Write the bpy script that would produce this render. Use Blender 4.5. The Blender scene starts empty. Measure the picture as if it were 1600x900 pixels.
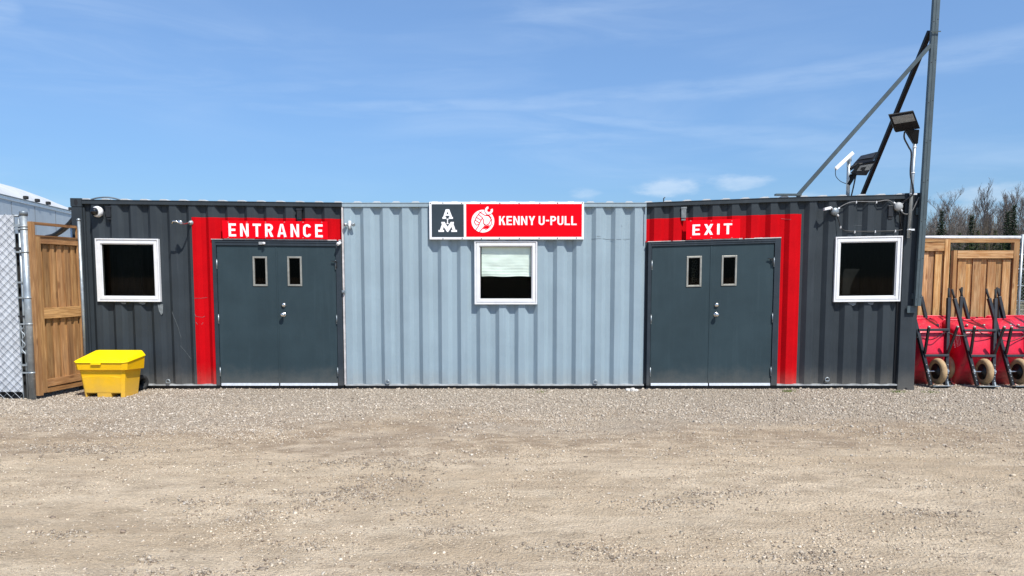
import bpy, bmesh, math, random
import numpy as np
from mathutils import Vector, Matrix, noise
R = math.radians
random.seed(7)
SC = bpy.context.scene
COL = SC.collection

# ------------------------------------------------------------------ camera
CAM_H, PITCH, FPX, HOR = 1.62, R(4.7), 1155.0, 433.0
PPY = HOR + FPX*math.tan(PITCH)
cd = bpy.data.cameras.new("camera")
cam = bpy.data.objects.new("camera", cd); COL.objects.link(cam)
cam.location = (0, 0, CAM_H); cam.rotation_euler = (math.pi/2 - PITCH, 0, 0)
cd.sensor_width = 36; cd.lens = FPX/1600*36; cd.shift_y = (PPY-450)/1600
cd.clip_start = .05; cd.clip_end = 6000
SC.camera = cam

# ------------------------------------------------------------------ light
SUN_DIR = Vector((0.64, -1.0, 1.72)).normalized()
SUN_EL = math.asin(SUN_DIR.z); SUN_AZ = math.atan2(SUN_DIR.x, SUN_DIR.y)
sl = bpy.data.lights.new("sun", 'SUN'); sl.energy = 4.4; sl.angle = R(.53); sl.color = (1, .965, .90)
so = bpy.data.objects.new("sun", sl); COL.objects.link(so)
so.rotation_euler = (-SUN_DIR).to_track_quat('-Z', 'Y').to_euler(); so.location = (10, -20, 30)
SC.view_settings.view_transform = 'Standard'; SC.view_settings.look = 'None'
SC.view_settings.exposure = 0.45; SC.view_settings.gamma = 1.0
SC.cycles.max_bounces = 6; SC.cycles.transparent_max_bounces = 12
SC.cycles.caustics_reflective = False; SC.cycles.caustics_refractive = False

# ------------------------------------------------------------------ picture <-> place
def ray(px, py):
    v = Vector(((px-800)/FPX, 1.0, (PPY-py)/FPX))
    return Matrix.Rotation(-PITCH, 3, 'X') @ v
def at(px, py, Y):
    d = ray(px, py); t = Y/d.y
    return Vector((d.x*t, Y, CAM_H + d.z*t))
def gnd(px, py, z=0.0):
    d = ray(px, py); t = (z-CAM_H)/d.z
    return Vector((d.x*t, d.y*t, z))
D = 10.70                                   # plane of the container's front
EX = [(-12, .017), (-6.3, .017), (-2.5, 0), (1.9, .0), (3.9, .028), (5.9, .045), (12, .045)]
def e_(x): return float(np.interp(x, [a for a, b in EX], [b for a, b in EX]))
def F(px, py, Y=D):
    p = at(px, py, Y); return p.x, p.z/(1+e_(p.x))

# ------------------------------------------------------------------ node helpers
class S:
    def __init__(s, nt, o): s.nt, s.o = nt, o
    def _m(s, op, b=None, c=None, clamp=False):
        n = s.nt.nodes.new('ShaderNodeMath'); n.operation = op; n.use_clamp = clamp
        for i, v in enumerate((s, b, c)):
            if v is None: continue
            if isinstance(v, S): s.nt.links.new(v.o, n.inputs[i])
            else: n.inputs[i].default_value = v
        return S(s.nt, n.outputs[0])
    def __add__(s, b): return s._m('ADD', b)
    def __sub__(s, b): return s._m('SUBTRACT', b)
    def __mul__(s, b): return s._m('MULTIPLY', b)
    def __truediv__(s, b): return s._m('DIVIDE', b)
    def abs(s): return s._m('ABSOLUTE')
    def pow(s, b): return s._m('POWER', b)
    def clamp(s): return s._m('ADD', 0.0, clamp=True)
    def max(s, b): return s._m('MAXIMUM', b)
    def step(s, a, b, A=0.0, B=1.0):
        n = s.nt.nodes.new('ShaderNodeMapRange'); n.interpolation_type = 'SMOOTHSTEP'
        s.nt.links.new(s.o, n.inputs[0])
        n.inputs[1].default_value = a; n.inputs[2].default_value = b
        n.inputs[3].default_value = A; n.inputs[4].default_value = B
        return S(s.nt, n.outputs[0])
def xyz(nt, vec):
    n = nt.nodes.new('ShaderNodeSeparateXYZ'); nt.links.new(vec, n.inputs[0])
    return [S(nt, o) for o in n.outputs]
def comb(nt, x, y, z):
    n = nt.nodes.new('ShaderNodeCombineXYZ')
    for i, v in enumerate((x, y, z)):
        if isinstance(v, S): nt.links.new(v.o, n.inputs[i])
        else: n.inputs[i].default_value = v
    return n.outputs[0]
def nz(nt, vec, scale, detail=3, rough=.55, dist=0.0):
    n = nt.nodes.new('ShaderNodeTexNoise'); n.inputs['Scale'].default_value = scale
    n.inputs['Detail'].default_value = detail; n.inputs['Roughness'].default_value = rough
    n.inputs['Distortion'].default_value = dist
    if vec is not None: nt.links.new(vec, n.inputs['Vector'])
    return S(nt, n.outputs['Fac'])
def mapped(nt, vec, sc, loc=(0, 0, 0), rot=(0, 0, 0)):
    n = nt.nodes.new('ShaderNodeMapping'); n.inputs['Scale'].default_value = sc
    n.inputs['Location'].default_value = loc; n.inputs['Rotation'].default_value = rot
    nt.links.new(vec, n.inputs['Vector']); return n.outputs[0]
def mixc(nt, fac, a, b, mode='MIX'):
    n = nt.nodes.new('ShaderNodeMix'); n.data_type = 'RGBA'; n.blend_type = mode
    for sock, v in ((n.inputs[0], fac), (n.inputs[6], a), (n.inputs[7], b)):
        if isinstance(v, S): nt.links.new(v.o, sock)
        elif hasattr(v, 'is_linked'): nt.links.new(v, sock)
        elif isinstance(v, (int, float)): sock.default_value = v
        else: sock.default_value = (*v[:3], 1)
    return n.outputs[2]

# ------------------------------------------------------------------ sky
w = bpy.data.worlds.new("World"); SC.world = w; w.use_nodes = True
nt = w.node_tree; nt.nodes.clear()
out = nt.nodes.new('ShaderNodeOutputWorld'); bg = nt.nodes.new('ShaderNodeBackground')
sky = nt.nodes.new('ShaderNodeTexSky'); sky.sky_type = 'NISHITA'; sky.sun_disc = False
sky.sun_elevation = SUN_EL; sky.sun_rotation = SUN_AZ; sky.air_density = 1.0; sky.dust_density = .6
sky.ozone_density = 1.6; sky.altitude = 200
bg.inputs[1].default_value = .115
tc = nt.nodes.new('ShaderNodeTexCoord')
X_, Y_, Z_ = xyz(nt, tc.outputs['Generated'])
az = X_._m('ARCTAN2', Y_); el = Z_._m('ARCSINE')
def azel(px, py):
    d = ray(px, py).normalized(); return math.atan2(d.x, d.y), math.asin(d.z)
cv = comb(nt, az, el, 0.0)
n1 = nz(nt, mapped(nt, cv, (2.2, 13, 1), rot=(0, 0, .10)), 1.6, 6, .58, .6)
n2 = nz(nt, mapped(nt, cv, (1.0, 4.5, 1), loc=(3, 1, 0)), 1.5, 3, .5)
cirrus = n1.step(.36, .85)*n2.step(.30, .72)*.42 + .05
def streak(p0, p1, w0, w1, amt, seed):
    global cirrus
    (a0, e0), (a1, e1) = azel(*p0), azel(*p1)
    t = ((az - a0)/(a1-a0))
    tt = t.clamp()
    wob = (nz(nt, mapped(nt, cv, (6, 1, 1), loc=(seed, 0, 0)), 1.3, 2) - .5)*.012
    dist = (el - (tt*(e1-e0) + e0) + wob).abs()
    wid = tt*(w1-w0) + w0
    m = (dist/wid).step(1.0, .15)*t.step(-.25, .12)*t.step(1.5, .95)
    m = m*nz(nt, mapped(nt, cv, (9, 50, 1), loc=(seed, 2, 0), rot=(0, 0, .08)), 1.2, 5, .6).step(.05, .75)
    cirrus = cirrus.max(m*amt)
streak((560, 168), (1640, 60), .012, .032, .30, 1.0)
streak((850, 175), (1330, 225), .006, .030, .28, 4.0)
streak((250, 150), (700, 110), .016, .010, .16, 7.0)
streak((380, 165), (760, 190), .014, .008, .15, 9.0)
streak((30, 12), (-90, 40), .03, .05, .35, 12.0)
cum = None
for (px, py, rx, ry, am) in ((1045, 292, .048, .013, .75), (1155, 285, .044, .011, .65), (915, 303, .022, .008, .45),
                             (1560, 302, .06, .012, .55), (1500, 328, .045, .010, .5), (1240, 308, .04, .006, .35), (1640, 330, .06, .02, .5), (480, 340, .2, .01, .3)):
    a0, e0 = azel(px, py)
    warp_ = (nz(nt, mapped(nt, cv, (22, 60, 1)), 1.0, 4, .6) - .5)
    r = (((az-a0)/rx).pow(2.0) + ((el-e0)/ry).pow(2.0)) + warp_*3.2
    m = r.step(1.3, -.3)*am*.8
    cum = m if cum is None else cum.max(m)
grade = mixc(nt, el._m('POWER', .7).step(.0, .62), (.33, .505, .72), (.82, 1.00, 1.18))
c0 = mixc(nt, 1.0, sky.outputs[0], grade, 'MULTIPLY')
c1 = mixc(nt, cirrus*.8, c0, (4.6, 5.6, 6.9))
c2 = mixc(nt, cum*n1.step(.15, .5)*.75, c1, (5.2, 5.9, 6.7))
nt.links.new(c2, bg.inputs[0]); nt.links.new(bg.outputs[0], out.inputs[0])

# ------------------------------------------------------------------ materials
M = {}
def mat(name, col, rough=.5, metal=0.0, var=.12, vs=3.0, bump=0.0, bs=40.0, tint=False, spec=.5, stretch=(1, 1, 1), streaks=0.0, col2=None, dirt=0.0, scuff=0.0):
    m = bpy.data.materials.new(name); m.use_nodes = True; nt = m.node_tree
    b = nt.nodes['Principled BSDF']; tcn = nt.nodes.new('ShaderNodeTexCoord')
    vec = mapped(nt, tcn.outputs['Object'], stretch)
    b.inputs['Roughness'].default_value = rough; b.inputs['Metallic'].default_value = metal
    b.inputs['Specular IOR Level'].default_value = spec
    n = nz(nt, vec, vs, 5, .6)
    lo = tuple(c*(1-var) for c in col); hi = tuple(min(1, c*(1+var)) for c in col)
    c = mixc(nt, n.step(.3, .7), lo, hi)
    if col2 is not None:
        c = mixc(nt, nz(nt, vec, vs*2.3, 6, .65).step(.56, .70)*.8, c, col2)
    if streaks:
        st = nz(nt, mapped(nt, tcn.outputs['Object'], (14, 14, .7)), 1.5, 4, .6).step(.5, .8)
        c = mixc(nt, st*streaks, c, tuple(min(1, x*1.7+.02) for x in col))
        st2 = nz(nt, mapped(nt, tcn.outputs['Object'], (5, 5, 1.1), loc=(3, 1, 2)), 1.7, 5, .65).step(.52, .75)
        c = mixc(nt, st2*streaks, c, tuple(x*.72 for x in col))
    if dirt:
        _, _, zz = xyz(nt, tcn.outputs['Object'])
        dm = (zz + nz(nt, vec, 5, 5, .65)*.35).step(.55, .16)*dirt
        c = mixc(nt, dm, c, (.30, .26, .21))
    if scuff:
        k = nz(nt, mapped(nt, tcn.outputs['Object'], (1, 1, 1), loc=(5, 3, 1)), 7, 8, .8, .6).step(.66, .72)
        k2 = nz(nt, tcn.outputs['Object'], .9, 3).step(.48, .62)
        c = mixc(nt, k*k2*scuff, c, tuple(min(1, x*1.5+.05) for x in col))
        k3 = nz(nt, mapped(nt, tcn.outputs['Object'], (1, 1, .25), loc=(9, 1, 1)), 2.0, 5, .7).step(.48, .70)
        c = mixc(nt, k3*.20*min(1, scuff*2), c, tuple(min(1, x*1.22+.008) for x in col))
    if tint:
        at_ = nt.nodes.new('ShaderNodeAttribute'); at_.attribute_name = 'tint'
        c = mixc(nt, 1.0, c, at_.outputs['Color'], 'MULTIPLY')
    nt.links.new(c, b.inputs['Base Color'])
    rr = nz(nt, vec, vs*1.7, 4)*(.25*rough) + rough*.87
    nt.links.new(rr.o, b.inputs['Roughness'])
    if bump:
        bn = nt.nodes.new('ShaderNodeBump'); bn.inputs['Strength'].default_value = 1; bn.inputs['Distance'].default_value = bump
        nt.links.new(nz(nt, tcn.outputs['Object'], bs, 3).o, bn.inputs['Height']); nt.links.new(bn.outputs[0], b.inputs['Normal'])
    M[name] = m; return m
mat('dark_paint', (.034, .042, .049), .6, var=.10, vs=2.2, streaks=.25, bump=.0015, bs=9, spec=.14, dirt=.25, scuff=.35)
mat('light_paint', (.262, .338, .385), .55, var=.05, vs=1.6, streaks=.14, bump=.0015, bs=9, spec=.2, dirt=.3, scuff=.3)
mat('red_paint', (.47, .003, .007), .75, var=.07, vs=2.4, streaks=.03, bump=.0015, bs=9, spec=.04, dirt=.18, scuff=.16)
mat('door_paint', (.029, .048, .057), .55, var=.09, vs=2.0, streaks=.14, bump=.0008, bs=14, spec=.16, dirt=.22, scuff=.55)
mat('frame_paint', (.030, .040, .050), .5, var=.12, vs=4, streaks=.3, spec=.16, dirt=.15)
mat('sign_red', (.74, .002, .010), .7, var=.03, vs=2, spec=.04)
mat('sign_dark', (.032, .045, .055), .35, var=.08, vs=3, spec=.3)
mat('sign_white', (.86, .86, .87), .4, var=.03, vs=5)
mat('white_vinyl', (.72, .72, .725), .42, var=.05, vs=6, dirt=.0, streaks=.15)
mat('caulk', (.50, .47, .46), .8, var=.2, vs=12)
mat('galv', (.34, .375, .39), .42, .55, var=.18, vs=9, col2=(.55, .58, .60))
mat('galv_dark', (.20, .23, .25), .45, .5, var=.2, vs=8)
mat('steel', (.62, .61, .58), .22, .95, var=.1, vs=20)
mat('trim_steel', (.34, .33, .29), .4, .5, var=.15, vs=12)
mat('aluminium', (.72, .73, .74), .35, .3, var=.1, vs=18)
mat('black', (.012, .012, .013), .5, var=.3, vs=8)
mat('black_gloss', (.006, .006, .007), .08, var=.2, vs=8, spec=.6)
mat('black_frame', (.013, .014, .016), .42, var=.35, vs=14)
mat('fixture_black', (.004, .0045, .006), .5, var=.2, vs=14, spec=.2)
mat('wire_grey', (.22, .235, .25), .5, .2, var=.2, vs=30)
mat('cable_grey', (.13, .13, .13), .6, var=.2, vs=20)
mat('rubber', (.018, .018, .018), .8, var=.3, vs=10)
mat('tan_tyre', (.40, .27, .14), .75, var=.22, vs=9, bump=.003, bs=50, col2=(.22, .16, .10))
mat('barrow_red', (.62, .014, .040), .34, var=.2, vs=5, spec=.5, col2=(.30, .012, .02), dirt=.45, scuff=.4)
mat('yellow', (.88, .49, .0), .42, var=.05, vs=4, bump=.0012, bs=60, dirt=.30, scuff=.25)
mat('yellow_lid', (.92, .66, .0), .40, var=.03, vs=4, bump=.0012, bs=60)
mat('grey_plastic', (.30, .31, .31), .5, var=.1, vs=10)
mat('lens', (.22, .24, .25), .25, var=.1, vs=20)
mat('mast_paint', (.060, .083, .092), .45, .1, var=.15, vs=5, streaks=.25)
mat('trailer_seam', (.16, .18, .20), .5)
mat('trailer_skin', (.44, .49, .53), .45, .15, var=.07, vs=1.2, streaks=.2)
mat('trailer_roof', (.50, .51, .51), .6, var=.08, vs=1.5, streaks=.12)
mat('slat_white', (.50, .525, .56), .7, var=.10, vs=4, tint=True)
mat('cloth', (.78, .84, .80), .8, var=.06, vs=4)
mat('floor_ply', (.022, .025, .027), .7, var=.3, vs=6)
mat('trim_pale', (.36, .37, .37), .6, var=.3, vs=7)
mat('rock', (.50, .47, .43), .9, var=.25, vs=20, bump=.01, bs=30)
mat('primer', (.16, .18, .19), .7, var=.25, vs=22)
mat('bark', (.19, .17, .15), .9, var=.3, vs=3, tint=True)
mat('twig', (.165, .14, .125), .9, var=.25, vs=1, tint=True)
mat('needles', (.018, .034, .016), .8, var=.35, vs=.8, tint=True, spec=.2)
mat('pine', (.040, .052, .016), .8, var=.35, vs=.8, tint=True, spec=.2)
mat('grass', (.13, .17, .035), .8, var=.3, vs=8)
mat('brush_', (.085, .070, .052), .9, var=.4, vs=.5, tint=True)

def wood(name, a, b_, dark, V_=(14, 14, .9), K_=(7.5, 7.5, 2.6), F_=(60, 60, 2.0)):
    m = bpy.data.materials.new(name); m.use_nodes = True; nt = m.node_tree
    b = nt.nodes['Principled BSDF']; tcn = nt.nodes.new('ShaderNodeTexCoord')
    at_ = nt.nodes.new('ShaderNodeAttribute'); at_.attribute_name = 'tint'
    add = nt.nodes.new('ShaderNodeVectorMath'); add.operation = 'MULTIPLY_ADD'
    nt.links.new(at_.outputs['Color'], add.inputs[0]); add.inputs[1].default_value = (37, 51, 23); nt.links.new(tcn.outputs['Object'], add.inputs[2])
    v = add.outputs[0]
    g = nz(nt, mapped(nt, v, V_), 2.0, 5, .6, .8)
    g2 = nz(nt, mapped(nt, v, F_), 1.5, 3, .6)
    c = mixc(nt, g.step(.38, .60), a, b_)
    c = mixc(nt, g2.step(.45, .70)*.6, c, dark)
    vo = nt.nodes.new('ShaderNodeTexVoronoi'); nt.links.new(mapped(nt, v, K_), vo.inputs['Vector']); vo.inputs['Scale'].default_value = 1.0
    kn = S(nt, vo.outputs['Distance']).step(.20, .07)
    c = mixc(nt, kn*.75, c, dark)
    big = nz(nt, mapped(nt, v, (1.5, 1.5, 1.0)), 1.2, 3)
    c = mixc(nt, big.step(.40, .65)*.45, c, dark)
    c = mixc(nt, 1.0, c, at_.outputs['Color'], 'MULTIPLY')
    nt.links.new(c, b.inputs['Base Color']); b.inputs['Roughness'].default_value = .75
    bn = nt.nodes.new('ShaderNodeBump'); bn.inputs['Distance'].default_value = .003
    nt.links.new(g2.o, bn.inputs['Height']); nt.links.new(bn.outputs[0], b.inputs['Normal'])
    M[name] = m
wood('wood_light', (.66, .42, .20), (.46, .235, .08), (.22, .09, .03))
HZ = dict(V_=(1.2, 1.2, 14), K_=(3, 3, 7.5), F_=(2, 2, 60))
wood('rail_light', (.66, .42, .20), (.46, .235, .08), (.22, .09, .03), **HZ)
wood('rail_gate', (.52, .295, .125), (.36, .185, .068), (.17, .075, .028), **HZ)
wood('wood_gate', (.52, .295, .125), (.36, .185, .068), (.17, .075, .028))

def glass(name, trans, refl):
    m = bpy.data.materials.new(name); m.use_nodes = True; nt = m.node_tree; nt.nodes.clear()
    o = nt.nodes.new('ShaderNodeOutputMaterial'); mx = nt.nodes.new('ShaderNodeMixShader')
    t = nt.nodes.new('ShaderNodeBsdfTransparent'); g = nt.nodes.new('ShaderNodeBsdfGlossy')
    t.inputs[0].default_value = (trans, trans*1.02, trans, 1); g.inputs['Roughness'].default_value = .01
    fr = nt.nodes.new('ShaderNodeLayerWeight'); fr.inputs[0].default_value = .15
    f = S(nt, fr.outputs['Fresnel'])*.2 + refl
    nt.links.new(f.o, mx.inputs[0]); nt.links.new(t.outputs[0], mx.inputs[1]); nt.links.new(g.outputs[0], mx.inputs[2])
    nt.links.new(mx.outputs[0], o.inputs[0]); M[name] = m
glass('glass', .96, .001)
glass('tint_glass', .55, .005)
glass('dark_glass', .35, .004)

# ------------------------------------------------------------------ mesh builder
ORG = {}
class MB:
    def __init__(s, warp=False):
        s.v = []; s.f = []; s.mi = []; s.t = []; s.sm = []; s.cur = 0; s.warp = warp; s.tint = (1, 1, 1); s.smooth = False
    def add(s, vs, fs):
        n = len(s.v); s.v += [tuple(v) for v in vs]
        for f in fs:
            s.f.append(tuple(i+n for i in f)); s.mi.append(s.cur); s.t.append(s.tint); s.sm.append(s.smooth)
        return s
    def box(s, a, b):
        x0, y0, z0 = a; x1, y1, z1 = b
        if x0 > x1: x0, x1 = x1, x0
        if y0 > y1: y0, y1 = y1, y0
        if z0 > z1: z0, z1 = z1, z0
        return s.add([(x0,y0,z0),(x1,y0,z0),(x1,y1,z0),(x0,y1,z0),(x0,y0,z1),(x1,y0,z1),(x1,y1,z1),(x0,y1,z1)],
              [(0,3,2,1),(4,5,6,7),(0,1,5,4),(1,2,6,5),(2,3,7,6),(3,0,4,7)])
    def hexa(s, c):     # eight corners, bottom ring then top ring
        return s.add(c, [(0,3,2,1),(4,5,6,7),(0,1,5,4),(1,2,6,5),(2,3,7,6),(3,0,4,7)])
    def bar(s, p, q, wx, wy, up=(0, 0, 1)):
        p = Vector(p); q = Vector(q); d = (q-p).normalized(); u = Vector(up)
        if abs(d.dot(u)) > .98: u = Vector((0, 1, 0))
        a = d.cross(u).normalized()*wx/2; b = a.cross(d).normalized()*wy/2
        return s.hexa([p-a-b, p+a-b, p+a+b, p-a+b, q-a-b, q+a-b, q+a+b, q-a+b])
    def tube(s, pts, r, n=8, closed=False, cap=True):
        pts = [Vector(p) for p in pts]; rs = r if isinstance(r, (list, tuple)) else [r]*len(pts)
        k = len(pts); vs = []; fs = []; last = None
        for i, p in enumerate(pts):
            if closed: d = pts[(i+1) % k]-pts[i-1]
            else: d = pts[min(i+1, k-1)]-pts[max(i-1, 0)]
            d.normalize()
            if last is None:
                u = Vector((0, 0, 1)) if abs(d.z) < .9 else Vector((1, 0, 0)); a = d.cross(u).normalized()
            else:
                a = (last - d*last.dot(d)).normalized()
            last = a; b = d.cross(a)
            for j in range(n):
                t = 2*math.pi*j/n; vs.append(p + a*math.cos(t)*rs[i] + b*math.sin(t)*rs[i])
        for i in range(k if closed else k-1):
            for j in range(n):
                i2 = (i+1) % k
                fs.append((i*n+j, i*n+(j+1) % n, i2*n+(j+1) % n, i2*n+j))
        if not closed and cap:
            fs.append(tuple(range(n-1, -1, -1))); fs.append(tuple((k-1)*n+j for j in range(n)))
        old = s.smooth; s.smooth = n > 6; s.add(vs, fs); s.smooth = old; return s
    def lathe(s, c, axis, prof, n=24):   # prof: (distance along the axis, radius)
        c = Vector(c); d = Vector(axis).normalized(); u = Vector((0, 0, 1)) if abs(d.z) < .9 else Vector((1, 0, 0))
        a = d.cross(u).normalized(); b = d.cross(a); vs = []; fs = []
        for (h, r) in prof:
            for j in range(n):
                t = 2*math.pi*j/n; vs.append(c + d*h + a*math.cos(t)*r + b*math.sin(t)*r)
        for i in range(len(prof)-1):
            for j in range(n): fs.append((i*n+j, i*n+(j+1) % n, (i+1)*n+(j+1) % n, (i+1)*n+j))
        if prof[0][1] > 1e-4: fs.append(tuple(range(n-1, -1, -1)))
        if prof[-1][1] > 1e-4: fs.append(tuple((len(prof)-1)*n+j for j in range(n)))
        old = s.smooth; s.smooth = True; s.add(vs, fs); s.smooth = old; return s
    def prism(s, poly, y0, y1):          # polygon in x,z extruded along y
        n = len(poly)
        vs = [(x, y0, z) for x, z in poly] + [(x, y1, z) for x, z in poly]
        return s.add(vs, [tuple(range(n)), tuple(range(2*n-1, n-1, -1))] + [(i, n+i, n+(i+1) % n, (i+1) % n) for i in range(n)])
    def build(s, name, mats, parent=None, origin=None, bevel=0, sub=0):
        me = bpy.data.meshes.new(name)
        o3 = Vector(ORG.get(parent.name, (0, 0, 0))) if parent else Vector(origin or (0, 0, 0))
        vs = [(v[0], v[1], v[2]*(1+e_(v[0]))) for v in s.v] if s.warp else s.v
        me.from_pydata([(v[0]-o3.x, v[1]-o3.y, v[2]-o3.z) for v in vs], [], s.f)
        if not isinstance(mats, (list, tuple)): mats = [mats]
        for m in mats: me.materials.append(M[m])
        me.polygons.foreach_set('material_index', s.mi); me.polygons.foreach_set('use_smooth', s.sm)
        if any(t != (1, 1, 1) for t in s.t):
            ca = me.color_attributes.new('tint', 'FLOAT_COLOR', 'CORNER'); d = []
            for t, p in zip(s.t, me.polygons): d += [*t, 1]*p.loop_total
            ca.data.foreach_set('color', d)
        else:
            ca = me.color_attributes.new('tint', 'FLOAT_COLOR', 'CORNER'); ca.data.foreach_set('color', [1.0]*4*len(me.loops))
        bm = bmesh.new(); bm.from_mesh(me); bmesh.ops.recalc_face_normals(bm, faces=bm.faces) if len(s.f) < 40000 else None
        bm.to_mesh(me); bm.free(); me.update()
        ob = bpy.data.objects.new(name, me); COL.objects.link(ob)
        if parent: ob.parent = parent; ORG[ob.name] = tuple(o3)
        else: ob.location = o3; ORG[ob.name] = tuple(o3)
        if bevel:
            b = ob.modifiers.new('edge', 'BEVEL'); b.width = bevel; b.segments = 2; b.limit_method = 'ANGLE'; b.angle_limit = R(30)
        return ob
def tag(o, label, cat, group=None, kind=None):
    if label: o['label'] = label
    if cat: o['category'] = cat
    if group: o['group'] = group
    if kind: o['kind'] = kind
    return o
def thing(name, loc, label, cat, group=None):
    o = bpy.data.objects.new(name, None); COL.objects.link(o); o.location = loc; o.empty_display_size = .2
    ORG[o.name] = tuple(loc); return tag(o, label, cat, group)
def copy_tree(o, parent=None):
    c = o.copy(); COL.objects.link(c)
    if parent: c.parent = parent
    for ch in list(o.children): copy_tree(ch, c)
    return c
def ring(mb, x0, z0, x1, z1, wd, ya, yb):   # rectangular frame
    mb.box((x0, ya, z0), (x0+wd, yb, z1)); mb.box((x1-wd, ya, z0), (x1, yb, z1))
    mb.box((x0+wd, ya, z0), (x1-wd, yb, z0+wd)); mb.box((x0+wd, ya, z1-wd), (x1-wd, yb, z1))
def glyph(ch, w):
    """a signwriter's block capital, one unit high: (width, polygons)"""
    h = w*.92; P = []
    def R_(a, b, c, d): P.append([(a, b), (c, b), (c, d), (a, d)])
    def arc(cx, cy, rx, ry, a0, a1, n=9):
        for k in range(n):
            t0, t1 = R(a0+(a1-a0)*k/n), R(a0+(a1-a0)*(k+1)/n)
            P.append([(cx+rx*math.cos(t0), cy+ry*math.sin(t0)), (cx+rx*math.cos(t1), cy+ry*math.sin(t1)), (cx+(rx-w)*math.cos(t1), cy+(ry-h)*math.sin(t1)), (cx+(rx-w)*math.cos(t0), cy+(ry-h)*math.sin(t0))])
    if ch == 'I': R_(0, 0, w, 1); return w, P
    if ch == '-': R_(0, .42, .34, .42+h); return .34, P
    if ch in 'EL':
        W_ = .56; R_(0, 0, w, 1); R_(w, 0, W_, h)
        if ch == 'E': R_(w, 1-h, W_, 1); R_(w, .5-h/2+.01, W_-.05, .5+h/2+.01)
        return W_, P
    if ch == 'T': W_ = .62; R_(0, 1-h, W_, 1); R_(W_/2-w/2, 0, W_/2+w/2, 1-h); return W_, P
    if ch == 'N': W_ = .64; R_(0, 0, w, 1); R_(W_-w, 0, W_, 1); P.append([(w, 1), (w, 1-w*1.75), (W_-w, 0), (W_-w, w*1.75)]); return W_, P
    if ch == 'U': W_ = .62; R_(0, .30, w, 1); R_(W_-w, .30, W_, 1); arc(W_/2, .30, W_/2, .30, 180, 360, 12); return W_, P
    if ch == 'C':
        W_ = .60; arc(W_/2, .70, W_/2, .30, 15, 180, 11); arc(W_/2, .30, W_/2, .30, 180, 345, 11); R_(0, .30, w, .70); return W_, P
    if ch in 'PR':
        W_ = .60; R_(0, 0, w, 1); R_(w, 1-h, .32, 1); R_(w, .42, .32, .42+h); arc(.31, .71, .29, .29, -90, 90, 10)
        if ch == 'R': P.append([(.24, .42), (.24+w*1.12, .42), (.62, 0), (.62-w*1.15, 0)])
        return W_, P
    if ch == 'A':
        W_ = .70; a = w*1.06; P.append([(0, 0), (a, 0), (W_/2+.02, 1), (W_/2-a*.55, 1)]); P.append([(W_, 0), (W_-a, 0), (W_/2-.02, 1), (W_/2+a*.55, 1)]); R_(.17, .20, W_-.17, .20+h*.9); return W_, P
    if ch == 'X':
        W_ = .66; a = w*1.15; P.append([(0, 0), (a, 0), (W_, 1), (W_-a, 1)]); P.append([(W_-a, 0), (W_, 0), (a, 1), (0, 1)]); return W_, P
    if ch == 'K':
        W_ = .62; a = w*1.2; R_(0, 0, w, 1); P.append([(w, .36), (w, .36+a*.9), (W_-a, 1), (W_, 1)]); P.append([(.26, .60), (.40, .66), (W_+.02, 0), (W_-a, 0)]); return W_, P
    if ch == 'Y':
        W_ = .66; a = w*1.12; P.append([(0, 1), (a, 1), (W_/2+w/2, .40), (W_/2-w/2, .40)]); P.append([(W_, 1), (W_-a, 1), (W_/2-w/2, .40), (W_/2+w/2, .40)]); R_(W_/2-w/2, 0, W_/2+w/2, .40); return W_, P
def letters(txt, x0, x1, z0, z1, Y, gap, w, warp=True):
    """capitals set one after another so that the word fills x0..x1, z0..z1"""
    mb = MB(warp); items = []; cur = 0
    for ch in txt:
        if ch == ' ': cur += .26; continue
        W_, P = glyph(ch, w); items.append((cur, P)); cur += W_+gap
    tot = cur-gap
    for c0, P in items:
        for k, q in enumerate(P):
            pts = [(x0+(c0+x)/tot*(x1-x0), Y-.0002*(k % 2)-.0001*(k//2 % 3), z0+z*(z1-z0)) for x, z in q]; mb.add(pts, [tuple(range(len(q)))])
    return mb

# ------------------------------------------------------------------ ground
def gz(x, y):
    z = .035*noise.noise((x*.25, y*.35, 1.0)) + .018*noise.noise((x*.9, y*1.4, 5.0)) + .006*noise.noise((x*3, y*4, 9.0))
    z += .016*noise.noise((x*.16+3, y*1.9, 2.0)) + .008*noise.noise((x*.3, y*5.0, 4.0))
    near = max(0, 1-abs(y-10.6)/1.6)
    z = z*(1-.75*near) - .012
    z -= .018*np.clip((x-4.6)/1.2, 0, 1)*max(0, min(1, (y-8)/2))
    if y > 14: z *= max(0, 1-(y-14)/10)
    return float(z)
def dense_axis(a, b, fine, lo, hi):
    out_ = list(np.arange(a, b, fine)); k = fine
    x = b
    while x < hi: out_.append(x); k *= 1.35; x += k
    out_.append(hi); x = a; k = fine; pre = []
    while x > lo: k *= 1.35; x -= k; pre.append(max(x, lo))
    return list(reversed(pre)) + out_
xs = dense_axis(-9.5, 9.5, .10, -3000, 3000); ys = dense_axis(2.5, 14, .07, -2000, 4000)
vs = [(x, y, gz(x, y)) for y in ys for x in xs]; nx = len(xs)
fs = [(j*nx+i, j*nx+i+1, (j+1)*nx+i+1, (j+1)*nx+i) for j in range(len(ys)-1) for i in range(nx-1)]
g = bpy.data.meshes.new('ground'); g.from_pydata(vs, [], fs)
g.polygons.foreach_set('use_smooth', [True]*len(fs))
gm = bpy.data.materials.new('dirt'); gm.use_nodes = True; nt = gm.node_tree; b = nt.nodes['Principled BSDF']
b.inputs['Roughness'].default_value = .95; b.inputs['Specular IOR Level'].default_value = .15
geo = nt.nodes.new('ShaderNodeNewGeometry'); P = geo.outputs['Position']; gx, gy, _ = xyz(nt, P)
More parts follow.
